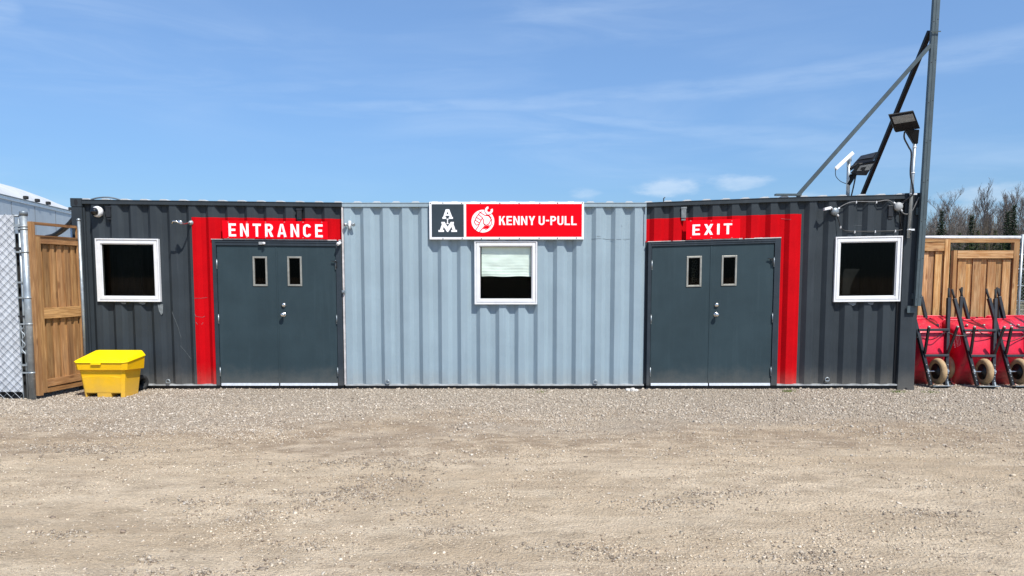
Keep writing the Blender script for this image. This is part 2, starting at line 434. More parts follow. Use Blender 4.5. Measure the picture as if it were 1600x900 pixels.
big = nz(nt, mapped(nt, P, (.35, .9, 1)), 1.1, 5, .6); mid = nz(nt, mapped(nt, P, (1.0, 1.8, 1)), 2.6, 6, .68, .4)
fine = nz(nt, P, 60, 4, .75); grit = nz(nt, P, 190, 2, .7)
c = mixc(nt, big.step(.32, .68), (.67, .52, .35), (.87, .71, .51))
c = mixc(nt, mid.step(.44, .62)*.75, c, (.56, .44, .30))
c = mixc(nt, nz(nt, mapped(nt, P, (.45, 1.5, 1), rot=(0, 0, .03)), 1.9, 6, .7).step(.47, .68)*.5, c, (.84, .70, .51))
band = (gy + (big-.5)*4.5 - mid*.8).step(6.6, 9.2)                      # crushed stone along the wall
brown = (gy + (big-.5)*3.2).step(6.4, 7.2)*(gy + (big-.5)*3.2).step(9.2, 7.9)
blot = nz(nt, mapped(nt, P, (.55, 1.1, 1), loc=(4, 2, 0)), 1.5, 6, .72, .5)
c = mixc(nt, blot.step(.52, .62)*.45, c, (.50, .385, .265))
trk = nz(nt, mapped(nt, P, (.10, 3.4, 1), loc=(1, 7, 0), rot=(0, 0, -.05)), 1.7, 4, .55).step(.52, .64)
c = mixc(nt, trk*.35, c, (.84, .69, .50))
c = mixc(nt, brown*mid.step(.3, .6)*.8, c, (.40, .295, .20))
c = mixc(nt, band*.7, c, (.58, .49, .39))
vo = nt.nodes.new('ShaderNodeTexVoronoi'); nt.links.new(P, vo.inputs['Vector']); vo.inputs['Scale'].default_value = 48
vc = S(nt, vo.outputs['Distance']); vcol = xyz(nt, vo.outputs['Color'])
c = mixc(nt, (fine.step(.35, .65)*.5), c, mixc(nt, 1.0, c, (.70, .66, .64), 'MULTIPLY'))
c = mixc(nt, grit.step(.60, .75)*.4, c, (.74, .63, .50))
c = mixc(nt, band*vcol[0].step(.2, .9)*.5, c, (.60, .52, .41))
c = mixc(nt, vcol[1].step(.90, .97)*.4*vc.step(.55, .3), c, (.72, .62, .50))
c = mixc(nt, grit.step(.44, .30)*.6, c, (.15, .11, .08))
clus = nz(nt, mapped(nt, P, (1, 1.6, 1)), 1.9, 4, .6).step(.55, .66)
c = mixc(nt, clus*vcol[2].step(.25, .85)*.5, c, (.29, .22, .155))
far = gy.step(16, 40)
c = mixc(nt, far*nz(nt, P, .4, 4).step(.3, .6), c, (.12, .13, .06))
nt.links.new(c, b.inputs['Base Color'])
hgt = fine*.5 + grit*.35 + vc*(band*.9 + .35) + mid*1.2
bn = nt.nodes.new('ShaderNodeBump'); bn.inputs['Distance'].default_value = .045; bn.inputs['Strength'].default_value = 1.0
nt.links.new(hgt.o, bn.inputs['Height']); nt.links.new(bn.outputs[0], b.inputs['Normal'])
g.materials.append(gm)
go = bpy.data.objects.new('ground', g); COL.objects.link(go); go['kind'] = 'structure'

# loose stones (one object nobody could count)
def stones(name, N, region, size, keep, pal, label, seed, flat=.75):
    rng = np.random.default_rng(seed)
    X = []; 
    x0, x1, y0, y1 = region
    while len(X) < N:
        x = rng.uniform(x0, x1); y = rng.uniform(y0, y1)
        if abs(x) > y*.76+.9: continue
        if rng.random() < keep(x, y): X.append((x, y))
    X = np.array(X); n = len(X)
    base = np.array([(-1,-1,-1),(1,-1,-1),(1,1,-1),(-1,1,-1),(-1,-1,1),(1,-1,1),(1,1,1),(-1,1,1)], float)*.62
    F_ = np.array([(0,3,2,1),(4,5,6,7),(0,1,5,4),(1,2,6,5),(2,3,7,6),(3,0,4,7)])
    V = base[None] + rng.uniform(-.42, .42, (n, 8, 3))
    sz = np.exp(rng.normal(math.log(size), .42, n)).clip(size*.4, size*3.2)
    V *= (sz/2)[:, None, None]; V[:, :, 2] *= flat
    a = rng.uniform(0, 6.28, n); tl = rng.normal(0, .35, n)
    cx, sx = np.cos(tl)[:, None], np.sin(tl)[:, None]
    y_, z_ = V[:, :, 1]*cx - V[:, :, 2]*sx, V[:, :, 1]*sx + V[:, :, 2]*cx
    V[:, :, 1], V[:, :, 2] = y_, z_
    ca, sa = np.cos(a)[:, None], np.sin(a)[:, None]
    x_, y_ = V[:, :, 0]*ca - V[:, :, 1]*sa, V[:, :, 0]*sa + V[:, :, 1]*ca
    V[:, :, 0], V[:, :, 1] = x_, y_
    gzv = np.array([gz(x, y) for x, y in X])
    V[:, :, 0] += X[:, 0:1]; V[:, :, 1] += X[:, 1:2]; V[:, :, 2] += (gzv + sz*flat*.18)[:, None]
    me = bpy.data.meshes.new(name); me.vertices.add(n*8); me.vertices.foreach_set('co', V.reshape(-1))
    fi = (F_[None] + (np.arange(n)*8)[:, None, None]).reshape(-1)
    me.loops.add(len(fi)); me.loops.foreach_set('vertex_index', fi.astype(np.int32))
    me.polygons.add(n*6); me.polygons.foreach_set('loop_start', np.arange(0, n*24, 4, dtype=np.int32))
    me.update(calc_edges=True)
    pal = np.array(pal); ci = rng.integers(0, len(pal), n); cc = pal[ci]*rng.uniform(.75, 1.2, (n, 1))
    col = np.ones((n*8, 4)); col[:, :3] = np.repeat(cc, 8, 0)
    at_ = me.color_attributes.new('tint', 'FLOAT_COLOR', 'POINT'); at_.data.foreach_set('color', col.reshape(-1))
    me.materials.append(STONE); o = bpy.data.objects.new(name, me); COL.objects.link(o)
    return tag(o, label, 'gravel', kind='stuff')
STONE = bpy.data.materials.new('stone'); STONE.use_nodes = True; nt = STONE.node_tree; b = nt.nodes['Principled BSDF']
an = nt.nodes.new('ShaderNodeAttribute'); an.attribute_name = 'tint'; tcn = nt.nodes.new('ShaderNodeTexCoord')
nt.links.new(mixc(nt, nz(nt, tcn.outputs['Object'], 120, 3)*.4, an.outputs['Color'], (.30, .25, .20)), b.inputs['Base Color']); b.inputs['Roughness'].default_value = .9
b.inputs['Specular IOR Level'].default_value = .2
PG = [(.50,.43,.345), (.56,.49,.40), (.44,.37,.29), (.26,.21,.16), (.48,.405,.315), (.60,.53,.44), (.35,.285,.22)]
PD = [(.60,.495,.365), (.67,.57,.44), (.50,.41,.295), (.62,.53,.41), (.28,.21,.15), (.55,.455,.33)]
def k_band(x, y):
    n = noise.noise((x*.45, y*.7, 3.0))*.9
    doorw = max(math.exp(-((x+3.3)/.9)**2), math.exp(-((x-3.0)/.9)**2))*.55*min(1, max(0, (y-8.5)))
    n2 = noise.noise((x*1.3, y*1.6, 13.0))*1.2
    return max(.05, min(1, (y-7.5+n*1.4+n2)/1.8))*(1-doorw)
def k_dirt(x, y):
    n = noise.noise((x*.8, y*1.0, 7.0)) + .5*noise.noise((x*2.6, y*3.0, 2.0))
    return max(.10, min(1, .25+n*1.9))*(1 if y < 9.3 else .3)
stones('gravel', 150000, (-9, 9.5, 6.4, 13), .0128, k_band, PG, 'crushed grey gravel spread along the foot of the container', 1)
stones('gravel', 60000, (-7.5, 7.5, 3.2, 9.6), .0085, k_dirt, PD, 'small tan pebbles pressed into the packed dirt yard', 2, .65)
stones('gravel', 2600, (-7.5, 7.5, 3.2, 10.2), .016, lambda x, y: max(.05, noise.noise((x*1.1, y*1.4, 17.0))*1.8), PD+PG, 'larger loose stones gathered in patches on the dirt yard', 3, .5)

CL = []
for px, py, a_, b_ in ((520, 775, .42, .20), (560, 768, .22, .14), (615, 748, .30, .18), (395, 803, .20, .13), (300, 780, .22, .08), (440, 877, .16, .07), (218, 872, .16, .06), (300, 895, .3, .06), (690, 885, .2, .06), (755, 890, .16, .07), (870, 850, .22, .07), (950, 858, .24, .09), (1240, 862, .26, .10), (1270, 885, .2, .06), (1050, 785, .35, .12), (590, 722, .6, .2), (130, 700, .7, .2), (85, 835, .2, .08), (1130, 770, .3, .1), (700, 826, .2, .08), (1440, 800, .3, .1), (660, 800, .18, .1), (480, 850, .25, .08)):
    g_ = gnd(px, py); CL.append((g_.x, g_.y, a_, b_))
def k_clus(x, y):
    return min(1, sum(math.exp(-((x-a)/p)**2-((y-b)/q)**2) for a, b, p, q in CL)*(.7+noise.noise((x*7, y*7, 3))*1.2))
stones('gravel', 8000, (-6, 6, 3.6, 8.6), .0105, k_clus, [(.36,.30,.23), (.42,.355,.275), (.28,.225,.17), (.48,.415,.33), (.20,.155,.115)], 'patches of loose grey gravel gathered on the tan dirt', 4, .8)

# ------------------------------------------------------------------ container building
XL, XR = at(118, 450, D).x, at(1434, 450, D).x
_, ZT = F(770, 316.5); ZB = .045; DEPTH = 2.44
cb = thing('container_building', (0, D+1.2, 0), 'long shipping container office, dark grey ends, pale middle, red bands round its doors', 'building')
PER = 30.0/1155*D            # corrugation period seen in the photo
xc0 = at(557.7, 330, D).x   # centre of one recessed flat
DEP = .050
prof = []                    # (offset from a recess centre, depth)
def corr_points(xa, xb):
    pts = []
    k0 = int((xa-xc0)/PER)-2; k1 = int((xb-xc0)/PER)+2
    for k in range(k0, k1+1):
        c_ = xc0+k*PER; pts += [(c_-.038, DEP), (c_+.034, DEP), (c_+.092, 0.), (c_+PER-.094, 0.)]
    pts.sort()
    X0 = [p[0] for p in pts]; Y0 = [p[1] for p in pts]
    return X0, Y0
CX, CY = corr_points(XL-.5, XR+.5)
def dy(x): return float(np.interp(x, CX, CY))
xm0 = F(537, 450)[0]; xm1 = F(1008, 450)[0]
# openings (x0,z0,x1,z1)
def rect(x0, y0, x1, y1):
    xm = (x0+x1)/2; a = F(x0, (y0+y1)/2); b_ = F(x1, (y0+y1)/2); return (a[0], F(xm, y1)[1], b_[0], F(xm, y0)[1])
ZSILL = ZB+.0
D1 = rect(335.5, 375, 536.5, 601); D2 = rect(1010, 375, 1216.5, 601)
D1 = (D1[0], ZSILL, D1[2]-.01, D1[3]); D2 = (D2[0]+.012, ZSILL, D2[2], D2[3])
W1 = rect(152, 373, 250.3, 471.3); W2 = rect(741.5, 376.5, 839.3, 475.5); W3 = rect(1303, 369.5, 1407, 471.3)
opens = [D1, D2] + [(a+.02, b_+.02, c_-.02, d_-.02) for a, b_, c_, d_ in (W1, W2, W3)]
zr1 = F(420, 340.5)[1]; zr2 = F(1130, 337.8)[1]
xr1 = F(303.5, 460)[0]; xr2 = F(1250.5, 460)[0]
def wall_piece(xa, xb, paint, redz, redx0, redx1, label):
    mb = MB(True); xs = {xa, xb}; zs = {ZB+.015, ZT-.05}
    for x in CX:
        if xa < x < xb: xs.add(x)
    for o in opens:
        if o[0] > xa-.3 and o[2] < xb+.3:
            for x in (o[0], o[2]):
                if xa < x < xb: xs.add(x)
            zs |= {max(o[1], ZB+.015), o[3]}
    if redz: zs.add(redz); xs |= {x for x in (redx0, redx1) if xa < x < xb}
    zs |= {ZB+.6, ZB+1.2, ZB+1.8}
    xs = sorted(xs); zs = sorted(zs); idx = {}
    for i in range(len(xs)-1):
        for j in range(len(zs)-1):
            xm, zm = (xs[i]+xs[i+1])/2, (zs[j]+zs[j+1])/2
            if any(o[0] < xm < o[2] and o[1] < zm < o[3] for o in opens): continue
            red = redz and redx0 < xm < redx1 and zm < redz and ((xm < D1[0] or zm > D1[3]) if xm < 0 else (xm > D2[2] or zm > D2[3]))
            mb.cur = 1 if red else 0
            q = []
            for (a, b_) in ((i, j), (i+1, j), (i+1, j+1), (i, j+1)):
                if (a, b_) not in idx:
                    # dents and hand-made unevenness of the pressed sheet
                    dn = .0035*noise.noise((xs[a]*1.3, 0, zs[b_]*1.1))
                    idx[(a, b_)] = len(mb.v); mb.v.append((xs[a], D+dy(xs[a])+dn, zs[b_]))
                q.append(idx[(a, b_)])
            mb.f.append(tuple(q)); mb.mi.append(mb.cur); mb.t.append((1, 1, 1)); mb.sm.append(False)
    o = mb.build('wall_panel', [paint, 'red_paint'], cb); o['label'] = label
    so_ = o.modifiers.new('thick', 'SOLIDIFY'); so_.thickness = .002; so_.offset = 0
xpl, xpr = XL+.16, F(1405, 450)[0]
wall_piece(xpl, xm0, 'dark_paint', zr1, xr1, xm0+1, 'dark grey corrugated wall with red band round the entrance')
wall_piece(xm0, xm1, 'light_paint', None, 0, 0, 'pale grey corrugated middle wall')
wall_piece(xm1, xpr, 'dark_paint', zr2, xm1-1, xr2, 'dark grey corrugated wall with red band round the exit')
# seam strips between the colours
mb = MB(True); mb.box((xm0-.012, D-.006, ZB+.01), (xm0+.014, D+.004, ZT-.06)); mb.build('seam_strip', 'caulk', cb)
mb = MB(True); mb.box((xm1-.014, D-.006, D2[3]+.01), (xm1+.003, D+.004, ZT-.06)); mb.build('seam_strip', 'light_paint', cb)
# rails: top
def seg_box(mb, xa, xb, y0, y1, z0, z1):
    n = max(1, int((xb-xa)/.5))
    for i in range(n): mb.box((xa+(xb-xa)*i/n, y0, z0), (xa+(xb-xa)*(i+1)/n, y1, z1))
mb = MB(True)
for xa, xb, k in ((XL+.15, xm0, 0), (xm0, xm1, 1), (xm1, XR-.1, 0)):
    mb.cur = k; seg_box(mb, xa, xb, D-.014, D+.05, ZT-.060, ZT)
    seg_box(mb, xa, xb, D-.020, D-.014, ZT-.009, ZT-.001)
mb.build('top_rail', ['dark_paint', 'light_paint'], cb)
for xa, xb, k in ((XL+.15, D1[0], 0), (xm0, xm1, 1), (D2[2], XR-.13, 0)):
    mb = MB(True); seg_box(mb, xa, xb, D-.010, D+.06, ZB-.004, ZB+.016); mb.cur = 1; seg_box(mb, xa, xb, D+.02, D+.10, -.10, ZB-.004); mb.build('bottom_rail', ['trim_pale', 'black'], cb)  # black filler below the rail stands for the shaded gap under the container
mb = MB(); mb.box((XL+.1, D+.12, -.08), (XR-.1, D+DEPTH-.1, .09)); mb.build('floor', 'floor_ply', cb)
mb = MB(True); mb.box((D1[0], D+.02, -.1), (D1[2], D+.12, ZB-.002)); mb.build('sill_gap_fill', 'black', cb); mb = MB(True); mb.box((D2[0], D+.02, -.1), (D2[2], D+.12, ZB-.002)); mb.build('sill_gap_fill', 'black', cb)  # black filler carries the shaded gap under the container on below the doors
# corner posts and castings
def casting(post, x0, x1, y0, y1, z0, z1):
    mb = MB(True); mb.box((x0, y0, z0), (x1, y1, z1))
    c_ = Vector(((x0+x1)/2, y0-.001, (z0+z1)/2)); mb.cur = 1
    n = 16; zz = [(c_.x + .026*math.cos(2*math.pi*i/n), c_.z + .045*math.sin(2*math.pi*i/n)) for i in range(n)]
    mb.prism(zz, y0-.0015, y0+.02); mb.build('corner_casting', ['dark_paint', 'black'], post)
for side, (xa, xb) in enumerate(((XL, XL+.150), (F(1408, 450)[0], XR))):
    for yy in (0, 1):
        y0 = D-.018 if not yy else D+DEPTH-.16
        mb = MB(True); mb.box((xa, y0, -.02 if side else .0), (xb, y0+.16, ZT-.11))
        if not yy and side == 0: mb.box((xb+.001, y0+.03, .0), (xb+.022, y0+.10, ZT-.11))
        mb.box((xa, y0+.004, ZT-.11), (xb, y0+.156, ZT-.10))
        p = mb.build('corner_post', 'dark_paint', cb, bevel=.006)
        casting(p, xa-.004, xb+.004, y0-.004, y0+.165, ZT-.10, ZT+.016)
        casting(p, xa-.004, xb+.004, y0-.004, y0+.165, -.09, .03)
xg = F(1405, 450)[0]
mb = MB(True); mb.box((xg-.006, D+.03, ZB), (F(1408, 450)[0]+.01, D+.06, ZT-.07)); mb.build('post_gap', 'black', cb)
# side, back walls, roof
def side_wall(x, sgn):
    mb = MB(); n = int((DEPTH-.3)/.139); ys_ = [D+.14+i*(DEPTH-.3)/(n*2) for i in range(n*2+1)]
    e = 1+e_(x); vs = []
    for i, y in enumerate(ys_):
        o = x + sgn*(-.03 if (i//2) % 2 else 0.0); vs += [(o, y, .05), (o, y, ZT*e-.08)]
    mb.add(vs, [(2*i, 2*i+2, 2*i+3, 2*i+1) for i in range(len(ys_)-1)]); mb.build('side_wall', 'dark_paint', cb)
side_wall(XL+.02, -1); side_wall(XR-.02, 1)
mb = MB(True); seg_box(mb, XL+.1, XR-.1, D+DEPTH-.09, D+DEPTH-.06, .05, ZT-.06); mb.build('back_wall', 'dark_paint', cb)
mb = MB(True); vs = []; fs = []
k = 0; xk = []
for c_ in np.arange(xc0-40*PER, xc0+45*PER, PER):
    for o, h in ((-.06, .010), (-.03, .030), (.045, .030), (.075, .010)):
        if XL+.1 < c_+o < XR-.1: xk.append((c_+o, h))
for (x, h) in xk: vs += [(x, D+.004, ZT-.012), (x, D+.004, ZT+h-.012), (x, D+DEPTH-.05, ZT+h-.012)]
n = len(xk); fs = []
for i in range(n-1): fs += [(3*i, 3*i+3, 3*i+4, 3*i+1), (3*i+1, 3*i+4, 3*i+5, 3*i+2)]
mb.add(vs, fs); mb.build('roof', 'trailer_roof', cb)
mb = MB(True); mb.box((XL+.1, D+DEPTH-.07, ZT-.06), (XR-.1, D+DEPTH, ZT)); mb.build('rear_rail', 'dark_paint', cb)

# windows
def window(r, blind=False, gl='tint_glass'):
    x0, z0, x1, z1 = r; fr = MB(True)
    ring(fr, x0, z0, x1, z1, .018, D-.034, D+.05)
    ring(fr, x0+.0185, z0+.0185, x1-.0185, z1-.0185, .013, D-.020, D+.05)
    ring(fr, x0+.032, z0+.032, x1-.032, z1-.032, .038, D-.027, D+.04)
    ring(fr, x0+.0705, z0+.0705, x1-.0705, z1-.0705, .012, D-.012, D+.04)
    o = fr.build('window_frame', 'white_vinyl', cb, bevel=.003)
    pn = MB(True); pn.box((x0+.07, D+.006, z0+.07), (x1-.07, D+.010, z1-.07)); pn.build('pane', 'glass' if blind else gl, o)
    gk = MB(True); ring(gk, x0+.080, z0+.080, x1-.080, z1-.080, .008, D+.000, D+.005); gk.build('gasket', 'black', o)
    if blind:
        bm_ = MB(True); nx_, nz_ = 24, 30; zt = z1-.07; zb_ = F(790, 431.8)[1]; vs = []
        for j in range(nz_+1):
            for i in range(nx_+1):
                x = x0+.100+(x1-x0-.19)*i/nx_; z = zb_+(zt-zb_)*j/nz_
                low = max(0, 1-(z-zb_)/.30)
                y = D+.045+.004*math.sin(z*150)*low + .010*noise.noise((x*4, 0, z*9)) + .006*noise.noise((x*9, 2, z*28))*low
                vs.append((x, y, z + .004*math.sin(x*14)*low))
        bm_.smooth = True; bm_.add(vs, [(j*(nx_+1)+i, j*(nx_+1)+i+1, (j+1)*(nx_+1)+i+1, (j+1)*(nx_+1)+i) for j in range(nz_) for i in range(nx_)])
        b2 = bm_.build('blind', 'cloth', o)
    return o
window(W1)['label'] = 'white framed window at the dark left end'
window(W2, True)['label'] = 'white framed window with a half lowered pale blind'
window(W3)['label'] = 'white framed window at the dark right end'
# slatted panel standing in for reflected boards, and boxes inside, behind the panes
mb = MB(); mb.box((W1[0]+.05, D+.45, .9), (W1[0]+.42, D+.50, 2.05))
for i in range(4): mb.box((W1[0]+.07+i*.09, D+.43, .95), (W1[0]+.12+i*.09, D+.45, 2.0))
mb.build('slat_reflection', 'floor_ply', cb)
mb = MB(); mb.box((W3[0]+.50, D+1.0, 1.2), (W3[0]+.85, D+1.3, 1.75)); mb.box((W3[0]+.1, D+1.5, 1.1), (W3[0]+.4, D+1.8, 1.6)); mb.build('interior_shelf', 'floor_ply', cb)

# doors
def door_set(r, px, xs_px, ytop, ybot, pale):
    x0, z0, x1, z1 = r; fr = MB(True); wl = .075
    lx0, lxm, lx1 = [F(p, 480)[0] for p in xs_px]
    ztop = F((xs_px[0]+xs_px[2])/2, ytop)[1]
    fr.box((x0, D-.020, z0), (lx0-.004, D+.06, z1)); fr.box((lx1+.004, D-.020, z0), (x1, D+.06, z1))
    fr.box((lx0-.004, D-.020, ztop+.004), (lx1+.004, D+.06, z1))
    fr.box((lx0-.012, D-.026, z1-.040), (lx1+.012, D-.020, z1-.030))
    fr.box((lx0-.02, D-.024, z1-.012), (lx1+.02, D-.0205, z1-.002))
    fr.build('door_frame', 'frame_paint', cb, bevel=.003)
    zlo = z0+.028
    for k, (a, b_) in enumerate(((lx0, lxm), (lxm, lx1))):
        lf = MB(True); g0, g1 = .003, .003
        # leaf with an opening for its narrow window
        vx0, vx1 = (F(px[k][0], 425)[0], F(px[k][2], 425)[0]); vz0 = F(px[k][0], px[k][3])[1]; vz1 = F(px[k][0], px[k][1])[1]
        A, B = a+g0, b_-g1; yf, yb = D-.004, D+.04
        i0, i1, j0, j1 = vx0+.012, vx1-.012, vz0+.012, vz1-.012
        lf.box((A, yf, zlo), (i0, yb, ztop)); lf.box((i1, yf, zlo), (B, yb, ztop))
        lf.box((i0, yf, zlo), (i1, yb, j0)); lf.box((i0, yf, j1), (i1, yb, ztop))
        leaf = lf.build('door', 'door_paint', cb)
        vf = MB(True); ring(vf, vx0, vz0, vx1, vz1, .026, yf-.010, yf+.03); vf.build('window_frame', 'trim_steel', leaf, bevel=.003)
        vp = MB(True); vp.box((vx0+.02, yf+.014, vz0+.02), (vx1-.02, yf+.018, vz1-.02)); vp.build('pane', 'dark_glass', leaf)
        sw = MB(True); sw.hexa([(A+.01, yf-.014, z0-.002), (B-.004, yf-.014, z0-.002), (B-.004, yf-.001, z0-.002), (A+.01, yf-.001, z0-.002),
                                (A+.01, yf-.008, z0+.034), (B-.004, yf-.008, z0+.034), (B-.004, yf-.001, z0+.034), (A+.01, yf-.001, z0+.034)])
        sw.build('door_sweep', 'aluminium' if k else 'aluminium', leaf)
        hx = A if k == 0 else B
        for zf in (.10, .48, .87):
            hz = z0 + (ztop-z0)*zf; hg = MB(True)
            hg.tube([(hx, yf-.016, hz-.055), (hx, yf-.016, hz+.055)], .0085, 8)
            for q in (-.058, .058): hg.lathe((hx, yf-.016, hz+q), (0, 0, 1 if q > 0 else -1), [(0, .0085), (.006, .006), (.01, .0)], 8)
            hg.build('hinge', 'galv_dark' if k else 'galv', leaf)
        if k == 1:
            kx = F(xs_px[1]+9.5, 490)[0]
            for zpx, rr, nm, ln in ((476.5, .026, 'deadbolt', .018), (491.5, .030, 'door_knob', .065)):
                kz = F(xs_px[1]+9, zpx)[1]; kb = MB(True)
                if nm == 'deadbolt':
                    kb.lathe((kx+.006, yf, kz), (0, -1, 0), [(0, .034), (.006, .034), (.010, .030), (.022, .027), (.026, .012), (.026, 0)], 24)
                else:
                    kb.lathe((kx, yf, kz), (0, -1, 0), [(0, .036), (.005, .036), (.010, .030), (.014, .014), (.034, .013), (.044, .024), (.056, .031), (.068, .029), (.075, .018), (.076, 0)], 24)
                kb.build(nm, 'steel', leaf)
        # overlapping meeting strip
        if k == 1 and pale: pass
    ms = MB(True); ms.box((lxm-.008, D-.009, zlo+.01), (lxm+.012, D-.0045, ztop-.01)); ms.build('meeting_strip', 'door_paint', cb)
    lt = MB(True); rng = random.Random(int(x0*100)); cur = x0-.01
    while cur < x1:
        L_ = rng.uniform(.08, .5); lt.box((cur, D-.026-rng.random()*.004, z1-.002), (min(x1, cur+L_), D-.0, z1+.004+rng.random()*.010)); cur += L_+rng.choice([0, 0, .03])
    lt.build('caulk_line', 'caulk', cb)
door_set(D1, ((395.5, 400.5, 418, 447), (449.5, 400.5, 472, 447)), (341.5, 434, 526.5), 384.5, 597, False)
door_set(D2, ((1072.5, 400.5, 1096, 448.5), (1127, 399.5, 1151, 446.8)), (1017, 1109, 1207), 383, 598, True)
# pale mesh seen through the left pane of the exit
mb = MB(True); a = F(1082, 442); b_ = F(1092, 406)
mb.box((a[0], D+.07, a[1]), (b_[0], D+.074, b_[1]))
m = bpy.data.materials.new('mesh_print'); m.use_nodes = True; nt = m.node_tree; tcn = nt.nodes.new('ShaderNodeTexCoord')
vo = nt.nodes.new('ShaderNodeTexVoronoi'); vo.feature = 'DISTANCE_TO_EDGE'; vo.inputs['Scale'].default_value = 26; nt.links.new(tcn.outputs['Object'], vo.inputs['Vector'])
nt.links.new(mixc(nt, S(nt, vo.outputs['Distance']).step(.05, .12), (.75, .78, .72), (.06, .08, .06)), nt.nodes['Principled BSDF'].inputs['Base Color']); M['mesh_print'] = m
mb.build('security_mesh', 'mesh_print', cb)

# container ventilators, lashing rings, touch-up paint
for (px, py, dk) in ((170.0, 331, 'black_frame'), (468, 335, 'black_frame'), (1068, 332.5, 'primer'), (1391, 330, 'black_frame')):
    x, z = F(px, py); mb = MB(True); mb.box((x-.035, D-.022, z-.075), (x+.035, D+.02, z+.075)); mb.box((x-.041, D-.026, z+.055), (x+.041, D+.02, z+.080))
    mb.box((x-.030, D-.012, z-.11), (x+.030, D+.02, z-.080)); mb.build('ventilator', dk, cb, bevel=.004)
for (px, py) in ((263.5, 596), (606, 597.5), (930, 600.5), (1291.5, 593)):
    x, z = F(px, py); z = max(z, ZB+.05); mb = MB(True)
    mb.tube([(x+.028*math.cos(t), D-.022, z+.030*math.sin(t)) for t in np.linspace(0, 2*math.pi, 17)[:-1]], .0075, 8, closed=True)
    mb.tube([(x-.022, D+.0, z-.012), (x-.022, D-.030, z-.016), (x+.022, D-.030, z-.016), (x+.022, D+.0, z-.012)], .007, 6)
    mb.build('lashing_ring', 'galv', cb)
for (px, py, w_, h_) in ((251, 484, 9, 17), (222, 474, 12, 4), (193, 474, 9, 3), (1331, 474.5, 14, 6), (1360, 474.5, 10, 4)):
    mb = MB(True); x0, z1 = F(px-w_/2, py-h_/2); x1, z0 = F(px+w_/2, py+h_/2); y0 = D+min(dy(x0), dy(x1), dy((x0+x1)/2))-.004
    mb.prism([(x0, z1), (x1, z1), (x1*.9+x0*.1, z0*.8+z1*.2), (x0*.4+x1*.6, z0), (x0*.8+x1*.2, z0*.6+z1*.4)], y0, y0+.003); mb.build('touch_up_patch', 'primer', cb)
# scratches in the paint
rng = random.Random(5)
for pts in (((300, 466), (312, 466), (322, 465)), ((304, 490), (306, 494), (315, 496), (318, 494)), ((306, 503), (309, 507)), ((314, 507), (316, 504)), ((282, 540), (290, 553), (297, 562)), ((268, 487), (274, 500), (279, 513), (283, 528)), ((1333, 352), (1349, 352)), ((1222, 341), (1236, 343)), ((930, 372), (960, 374), (985, 373)), ((933, 369), (938, 369)), ((925, 373), (934, 373)), ((971, 352), (972, 354))):
    mb = MB(True)
    for (a, b_) in zip(pts, pts[1:]):
        xa, za = F(*a); xb, zb_ = F(*b_); n = 5
        for i in range(n):
            t0, t1 = i/n, (i+1)/n; p0 = (xa+(xb-xa)*t0, za+(zb_-za)*t0); p1 = (xa+(xb-xa)*t1, za+(zb_-za)*t1)
            mb.bar((p0[0], D+dy(p0[0])-.0035, p0[1]), (p1[0], D+dy(p1[0])-.0035, p1[1]), .0024, .0024)
    mb.build('paint_scratch', 'primer', cb)

# ------------------------------------------------------------------ signs
def sign_board(px, mats, thick=.02, y=D-.05, name='sign', label='', cat='sign'):
    x0, z0, x1, z1 = rect(*px); t = thing(name, ((x0+x1)/2, y+thick, z0*(1+e_(x0))), label, cat); return t, x0, z0, x1, z1
def rivets(t, pts, y, r=.009, m='black'):
    for px, py in pts:
        x, z = F(px, py, y); mb = MB(True); mb.lathe((x, y, z), (0, -1, 0), [(0, r), (.003, r*.9), (.005, r*.4), (.0055, 0)], 8); mb.build('screw', m, t)
YS = D-.055
t, x0, z0, x1, z1 = sign_board((671.5, 316, 911.8, 374.4), None, label='wide sign with dark monogram panel and red KENNY U-PULL panel above the middle window')
mb = MB(True); mb.box((x0, YS, z0), (x1, D-.003, z1)); mb.build('backing', 'sign_white', t, bevel=.003)
def panel(px, m, name, t, y=YS):
    a, b0, c_, d_ = rect(*px); mb = MB(True); mb.box((a, y-.003, b0), (c_, y+.001, d_)); return mb.build(name, m, t)
panel((675.2, 319.6, 725.0, 370.6), 'sign_dark', 'dark_panel', t); panel((728.8, 319.2, 908.6, 370.2), 'sign_red', 'red_panel', t)
for wd, wa, wb in (('KENNY', 779.9, 836.0), ('U-PULL', 841.4, 900.5)):
    a = F(wa, 352.1); b_ = F(wb, 338.2); letters(wd, a[0], b_[0], a[1], b_[1], YS-.0045, .13, .175).build('lettering', 'sign_white', t)
Z6 = lambda u, v: F(660+u/6.154, 310+v/6.154)
# monogram: A over a small I over M with slab serifs
def poly(mb, pts, y, f=Z6): 
    q = [f(*p) for p in pts]; mb.add([(x, y, z) for x, z in q], [tuple(range(len(q)))])
mono = MB(True); y = YS-.0050
def strip(mb, a, b_, w, y, f=Z6):
    a = Vector(a); b_ = Vector(b_); n = (b_-a).normalized(); n = Vector((-n.y, n.x))*w/2
    poly(mb, [a+n, b_+n, b_-n, a-n], y, f)
poly(mono, [(227,108),(262,108),(290,182),(297,182),(297,200),(257,200),(257,182),(265,182),(261,170),(228,170),(224,182),(232,182),(232,200),(196,200),(196,182),(203,182)], y)
am = MB(True); poly(am, [(236,155),(254,155),(245,128)], y-.0006)
poly(mono, [(236,198),(256,198),(256,206),(250,206),(250,240),(256,240),(256,249),(236,249),(236,240),(241,240),(241,206),(236,206)], y-.0012)
poly(mono, [(186,229),(217,229),(246,275),(276,229),(306,229),(306,246),(301,246),(322,306),(336,306),(336,325),(281,325),(281,306),(293,306),(284,276),(252,325),(240,325),(209,276),(200,306),(212,306),(212,325),(158,325),(158,306),(172,306),(193,246),(186,246)], y-.0018)
